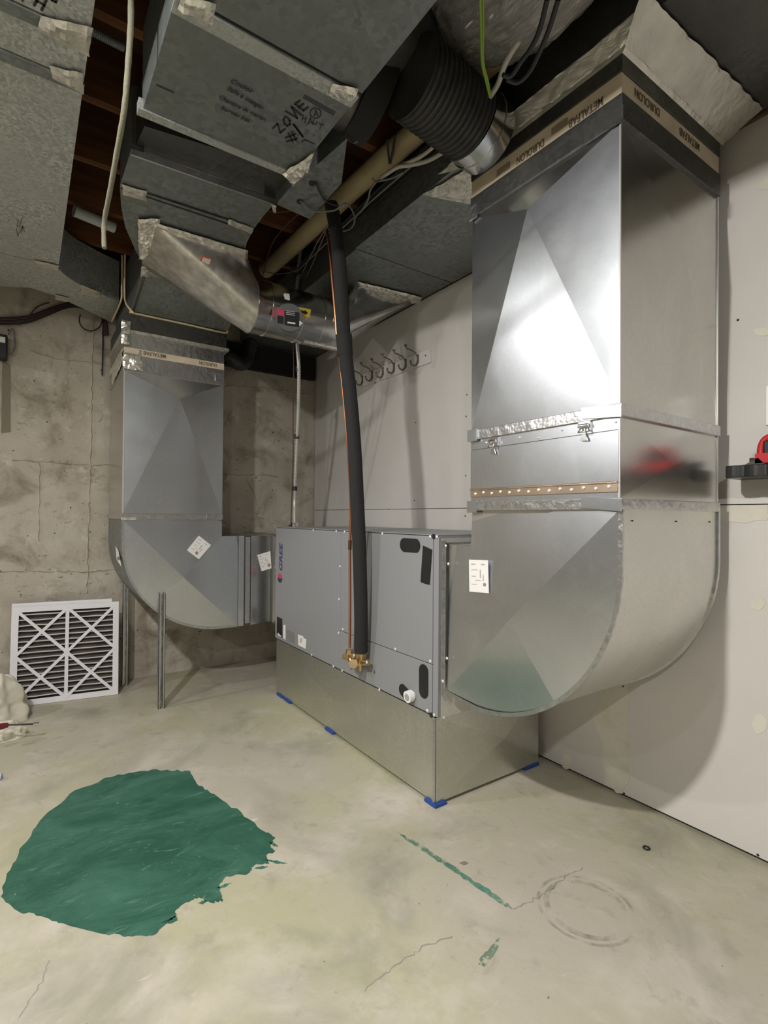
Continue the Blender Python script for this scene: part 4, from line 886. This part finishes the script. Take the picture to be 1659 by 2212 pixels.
# short round takeoff on the right side of the zone duct
ct = A(782, 232, 'Y', .96)
to = thing('round_takeoff_collar', ct, 'dark round metal takeoff collar beside the zone duct', 'duct collar')
d_ = V((.10, .96, -.22)).normalized()
MB().tube([ct - d_ * .17, ct], .112, 30).build('collar_body', GDARK, to); MB().tube([ct - d_ * .004, ct + d_ * .004], .116, 30).build('collar_rim', GOLD, to)
MB().tube([ct - d_ * .05 + V((.02, 0, .03)), ct + d_ * .03 + V((.02, 0, .03))], .15, 30).build('foam_collar', RIMB, to)

wa, wb_ = A(775, 40, 'Y', .84), A(905, 125, 'Y', 1.10)
wp_ = [wa.lerp(wb_, k / 20) for k in range(21)]; mb = MB(); mb.tube(wp_, .105, 40)
for q in mb.v:
    h = noise.noise(V((q.x * 14, q.y * 4, q.z * 14))) * .018; q.z += h; q.x += h
tag(mb.build('wrapped_duct', mat('wrap_grey', (.085, .088, .08), rough=.45, metal=.3, var=.3, scale=14)), 'dark grey wrapped duct with loose folds between the zone duct and the black flexible duct', 'duct')
# ================================================================ HOOK RAIL
HYR = WY - .012
hr = thing('coat_hook_rail', A(850, 800, 'Y', WY), 'white wooden rail with six double coat hooks on the drywall', 'coat rack')
c4 = AL([(771, 812), (923, 752), (925, 781), (774, 838)], 'Y', HYR)
zt_ = sum(p.z for p in c4[:2]) / 2; zb_ = sum(p.z for p in c4[2:]) / 2
MB().prism([c4[0], c4[1], c4[2], c4[3]], (0, .012, 0)).build('rail_board', PAINTW, hr, bevel=.002)
for q in ((779, 826), (800, 816), (823, 808), (847, 798), (872, 790), (898, 780)):
    P = A(q[0], q[1] - 8, 'Y', HYR); mb = MB()
    up1 = [P + V(t) for t in ((0, -.004, .0), (-.004, -.02, .03), (-.012, -.05, .045), (-.02, -.075, .052), (-.024, -.082, .070))]
    dn = [P + V(t) for t in ((0, -.004, .01), (0, -.006, -.03), (-.003, -.02, -.052), (-.008, -.040, -.050), (-.012, -.050, -.034), (-.013, -.048, -.022))]
    mb.tube(smoothpath(up1, 5), .0045, 8); mb.tube(smoothpath(dn, 5), .0055, 8)
    mb.tube([up1[-1] + V((0, 0, -.004)), up1[-1] + V((0, 0, .005))], .010, 8)
    mb.box(P.x - .009, P.x + .009, P.y - .004, P.y, P.z - .035, P.z + .02)
    mb.build('double_hook', WHOOK, hr)
for q in ((914.5, 767), (806, 827)): screw(hr, A(*q, 'Y', HYR), (0, -1, 0), .005, BLACK)

# ================================================================ WALL PLATE, SHELF, CHARGER
P = A(1650, 822, 'Y', WY - .006); Q = A(1650, 907, 'Y', WY - .006)
wp = thing('wall_outlet', (P.x + .035, WY, Q.z), 'white outlet plate on the drywall at the right edge', 'outlet')
MB().box(P.x, P.x + .072, WY - .007, WY, Q.z, P.z).build('cover_plate', WPLAS, wp, bevel=.002)
for dz in (.30, .70): MB().box(P.x + .018, P.x + .054, WY - .010, WY - .006, Q.z + (P.z - Q.z) * dz - .016, Q.z + (P.z - Q.z) * dz + .016).build('socket', PAINTW, wp, bevel=.003)
S0 = A(1559, 1012, 'Y', 1.93); szt = A(1565, 996, 'Y', 1.93).z; szb = A(1600, 1020, 'Y', 1.93).z
sh = thing('tool_shelf', (S0.x + .4, 2.0, szb), 'black plastic tool shelf on the drywall at the right edge', 'shelf')
mb = MB(); prof = []
N_ = 48; X1 = S0.x + 1.0
for k in range(N_ * 2 + 1):
    x = S0.x + (X1 - S0.x) * k / (N_ * 2); prof.append(V((x, 1.932 - .009 * abs(math.sin(k * math.pi / 6)) + (.03 if k == 0 else 0), szb)))
mb.prism(prof + [V((X1, WY, szb)), V((S0.x, WY, szb))], (0, 0, szt - szb)); mb.build('shelf_tray', mat('shelf_plastic', (.02, .021, .02), rough=.35), sh, bevel=.004)
MB().box(S0.x + .03, X1, WY - .01, WY, szt, szt + .035).build('back_rail', BLACK, sh)
for k in range(8):
    x = S0.x + .05 + k * .10; MB().box(x, x + .05, 1.95, 1.975, szt - .001, szt + .002).build('tray_slot', mat('slot_grey', (.08, .08, .075), rough=.5), sh)
R0 = A(1643, 985, 'Y', 1.98); R1 = A(1643, 933, 'Y', 1.98)
rd = thing('red_tool_charger', (R0.x + .07, 1.99, szt), 'red and black tool charger standing on the black shelf', 'tool')
mb = MB(); pts = [V((R0.x, 1.98, szt + .02)), V((R0.x, 1.98, R1.z - .035)), V((R0.x + .012, 1.98, R1.z - .008)), V((R0.x + .04, 1.98, R1.z)), V((R0.x + .10, 1.98, R1.z)), V((R0.x + .13, 1.98, R1.z - .03)), V((R0.x + .135, 1.98, szt + .02))]
mb.tube(smoothpath(pts, 4), .012, 10); mb.box(R0.x - .008, R0.x + .14, 1.95, 2.02, szt + .004, szt + .035); mb.build('red_guard', RED, rd)
MB().box(R0.x + .008, R0.x + .125, 1.965, 2.01, szt + .03, R1.z - .012).build('battery_body', BLACK, rd, bevel=.006)
MB().prism([V((R0.x - .04, 1.95, szt)), V((R0.x, 1.95, szt + .022)), V((R0.x + .02, 1.95, szt))], (0, .06, 0)).build('base_wedge', mat('charger_grey', (.06, .065, .05), rough=.5), rd)

# ================================================================ FILTERS leaning on the concrete wall
def filt(BL, BR, TR, TL, th, label):
    f_ = thing('pleated_air_filter', BL.lerp(BR, .5), label, 'air filter', 'air filters leaning on the concrete wall')
    U = BR - BL; W_ = TL - BL; nn = U.cross(W_).normalized()
    if nn.x < 0: nn = -nn
    q = lambda u, v, d=0: BL + U * u + W_ * v + nn * d
    L_ = U.length; H_ = W_.length
    def strip(u0, v0, u1, v1, wd, mb):
        a, b = q(u0, v0), q(u1, v1); d = (b - a).normalized(); s = d.cross(nn).normalized() * wd / 2
        lift = nn * (.0004 * len(mb.f) / 6); mb.prism([a - s + lift, a + s + lift, b + s + lift, b - s + lift], -nn * .003)
    b_ = .034
    for (u0, v0, u1, v1) in ((0, .5 * b_ / H_, 1, .5 * b_ / H_), (0, 1 - .5 * b_ / H_, 1, 1 - .5 * b_ / H_), (.5 * b_ / L_, b_ / H_, .5 * b_ / L_, 1 - b_ / H_), (1 - .5 * b_ / L_, b_ / H_, 1 - .5 * b_ / L_, 1 - b_ / H_)):
        mb = MB(); strip(u0, v0, u1, v1, b_, mb); mb.build('frame_edge', FRAMEW, f_)
    e = b_ / L_ * .6; g = b_ / H_ * .6
    mb = MB(); strip(.5, g, .5, 1 - g, .020, mb)
    for (a, b, c_, d_) in ((e, g, 1 - e, 1 - g), (e, 1 - g, 1 - e, g), (e, .5, .5, 1 - g), (.5, 1 - g, 1 - e, .5), (1 - e, .5, .5, g), (.5, g, e, .5)): strip(a, b, c_, d_, .018, mb)
    mb.build('cross_brace', FRAMEW, f_)
    mb = MB()
    for a, b in (((0, 0), (1, 0)), ((1, 0), (1, 1)), ((1, 1), (0, 1)), ((0, 1), (0, 0))):
        p0, p1 = q(*a, -.001), q(*b, -.001); mb.prism([p0, p1, p1 - nn * th, p0 - nn * th], (q(.5, .5) - (p0 + p1) / 2).normalized() * .002)
    mb.build('side_wall', FRAMEW, f_)
    ns = 17; md = MB(); cr = MB(); nu = 14; rows = []
    for k in range(ns * 2 + 1):
        v = .03 + .94 * k / (ns * 2); dpt = -.006 if k % 2 == 0 else -.034
        rows.append([q(.02 + .96 * i / nu, v + .006 * noise.noise(V((i * .5, k * .6, BL.y))), dpt) for i in range(nu + 1)])
    for r0, r1 in zip(rows, rows[1:]): md.strip(r0, r1, True)
    md.build('pleated_media', MEDIA, f_)
    for k in range(0, len(rows), 2):
        cr.strip([p + nn * .001 + W_.normalized() * .0035 for p in rows[k]], [p + nn * .001 - W_.normalized() * .0035 for p in rows[k]], False)
    cr.build('pleat_crest', MEDIAL, f_)
    return f_
BR = A(261, 1508, 'Z', .002); BL = A(26, 1541, 'Z', .002); TR = A(262, 1312, 'X', -3.905); TL = A(30, 1324, 'X', -3.93)
d_ = V((-.052, 0, 0))
filt(BL, BR, TR, TL, .045, 'white framed pleated air filter, the front one leaning on the wall')
o_ = V((-.055, -.004, .002)); sc_ = V((0, -.03, .0))
filt(BL + o_, BR + o_ + sc_, TR + o_ + sc_ + V((-.005, 0, .012)), TL + o_ + V((-.005, 0, .012)), .045, 'white framed pleated air filter, the rear one mostly hidden behind the front one')

# ================================================================ CANVAS BAG, SCREWDRIVER, SMALL THINGS
def heap(name, cx, cy, rx, ry, rz, seed, parent, rot=0):
    mb = MB(); nu, nv_ = 44, 22; 
    for j in range(nv_ + 1):
        ph = (j / nv_) * math.pi * .5
        for i in range(nu):
            th = 2 * math.pi * i / nu; d = V((math.cos(th) * math.cos(ph), math.sin(th) * math.cos(ph), math.sin(ph)))
            k = 1 + .20 * noise.noise(d * 1.7 + V((seed, 0, 0))) + .20 * (1 - abs(noise.noise(d * 2.6 + V((0, seed, 0)))) * 3) * .6 + .07 * (1 - abs(noise.noise(d * 6 + V((0, seed, 4)))) * 4)
            x, y = d.x * rx * k, d.y * ry * k
            mb.v.append(V((cx + x * math.cos(rot) - y * math.sin(rot), cy + x * math.sin(rot) + y * math.cos(rot), max(.001, d.z * rz * k))))
    mb.f = [(j * nu + i, j * nu + (i + 1) % nu, (j + 1) * nu + (i + 1) % nu, (j + 1) * nu + i) for j in range(nv_) for i in range(nu)]; mb.sm = [True] * len(mb.f)
    o = mb.build(name, CLOTH, parent); sb = o.modifiers.new('s', 'SUBSURF'); sb.levels = 1; sb.render_levels = 1; return o
bc = A(20, 1580, 'Z', 0)
bg = thing('canvas_bag', (bc.x, bc.y, 0), 'crumpled cream canvas bag on the floor at the left edge', 'bag')
c1 = A(5, 1568, 'Z', 0); heap('bag_body', c1.x - .02, c1.y - .07, .17, .20, .235, 3.1, bg)
c2 = A(12, 1608, 'Z', 0); heap('bag_flap', c2.x, c2.y - .04, .075, .13, .085, 8.4, bg)
sp0 = A(2, 1583, 'Z', .115); sp1 = A(24, 1578, 'Z', .112); sp2 = A(79, 1575, 'Z', .095); sp3 = A(91, 1574, 'Z', .092)
sd_ = thing('screwdriver', sp1, 'screwdriver with dark red handle resting on the canvas bag', 'screwdriver')
MB().tube([sp0, sp0.lerp(sp1, .5), sp0.lerp(sp1, .8), sp1], .017, 14, rf=lambda t: 1 - .35 * t).build('handle', mat('handle_red', (.16, .02, .03), rough=.3), sd_)
MB().tube([sp1, sp2], .0045, 10).build('shaft', mat('dark_steel', (.10, .09, .09), rough=.35, metal=.9), sd_)
MB().cyl(sp2, sp3, .0085, 10).build('bit_socket', CHROME, sd_)
q = A(4, 1697, 'Z', 0)
sm = thing('red_marker_cap', (q.x, q.y, 0), 'small red and pale blue plastic piece on the floor at the left edge', 'cap')
MB().tube([q + V((-.01, -.03, .013)), q + V((0, .0, .013))], .013, 12).build('red_end', RED, sm); MB().tube([q + V((0, 0, .013)), q + V((.004, .014, .013))], .0135, 12).build('pale_end', mat('pale_blue', (.45, .5, .62), rough=.5), sm)
q = A(1407, 1825, 'Z', 0); tag(MB().tube([V((q.x + .010 * math.cos(t), q.y + .010 * math.sin(t), .003)) for t in [k * math.pi / 8 for k in range(17)]], .003, 6).build('rubber_washer', BLACK), 'small dark washer lying on the floor near the drywall', 'washer')
q = A(1012, 1862, 'Z', 0); blob([(1003, 1862), (1015, 1858), (1023, 1862), (1012, 1867)], 'floor_scuff', mat('scuff', (.22, .19, .16), rough=.8), floor, 'Z', 0, (0, 0, 1), .0006, .8, 3)

for o in bpy.data.objects:
    if 'org' in o: del o['org']
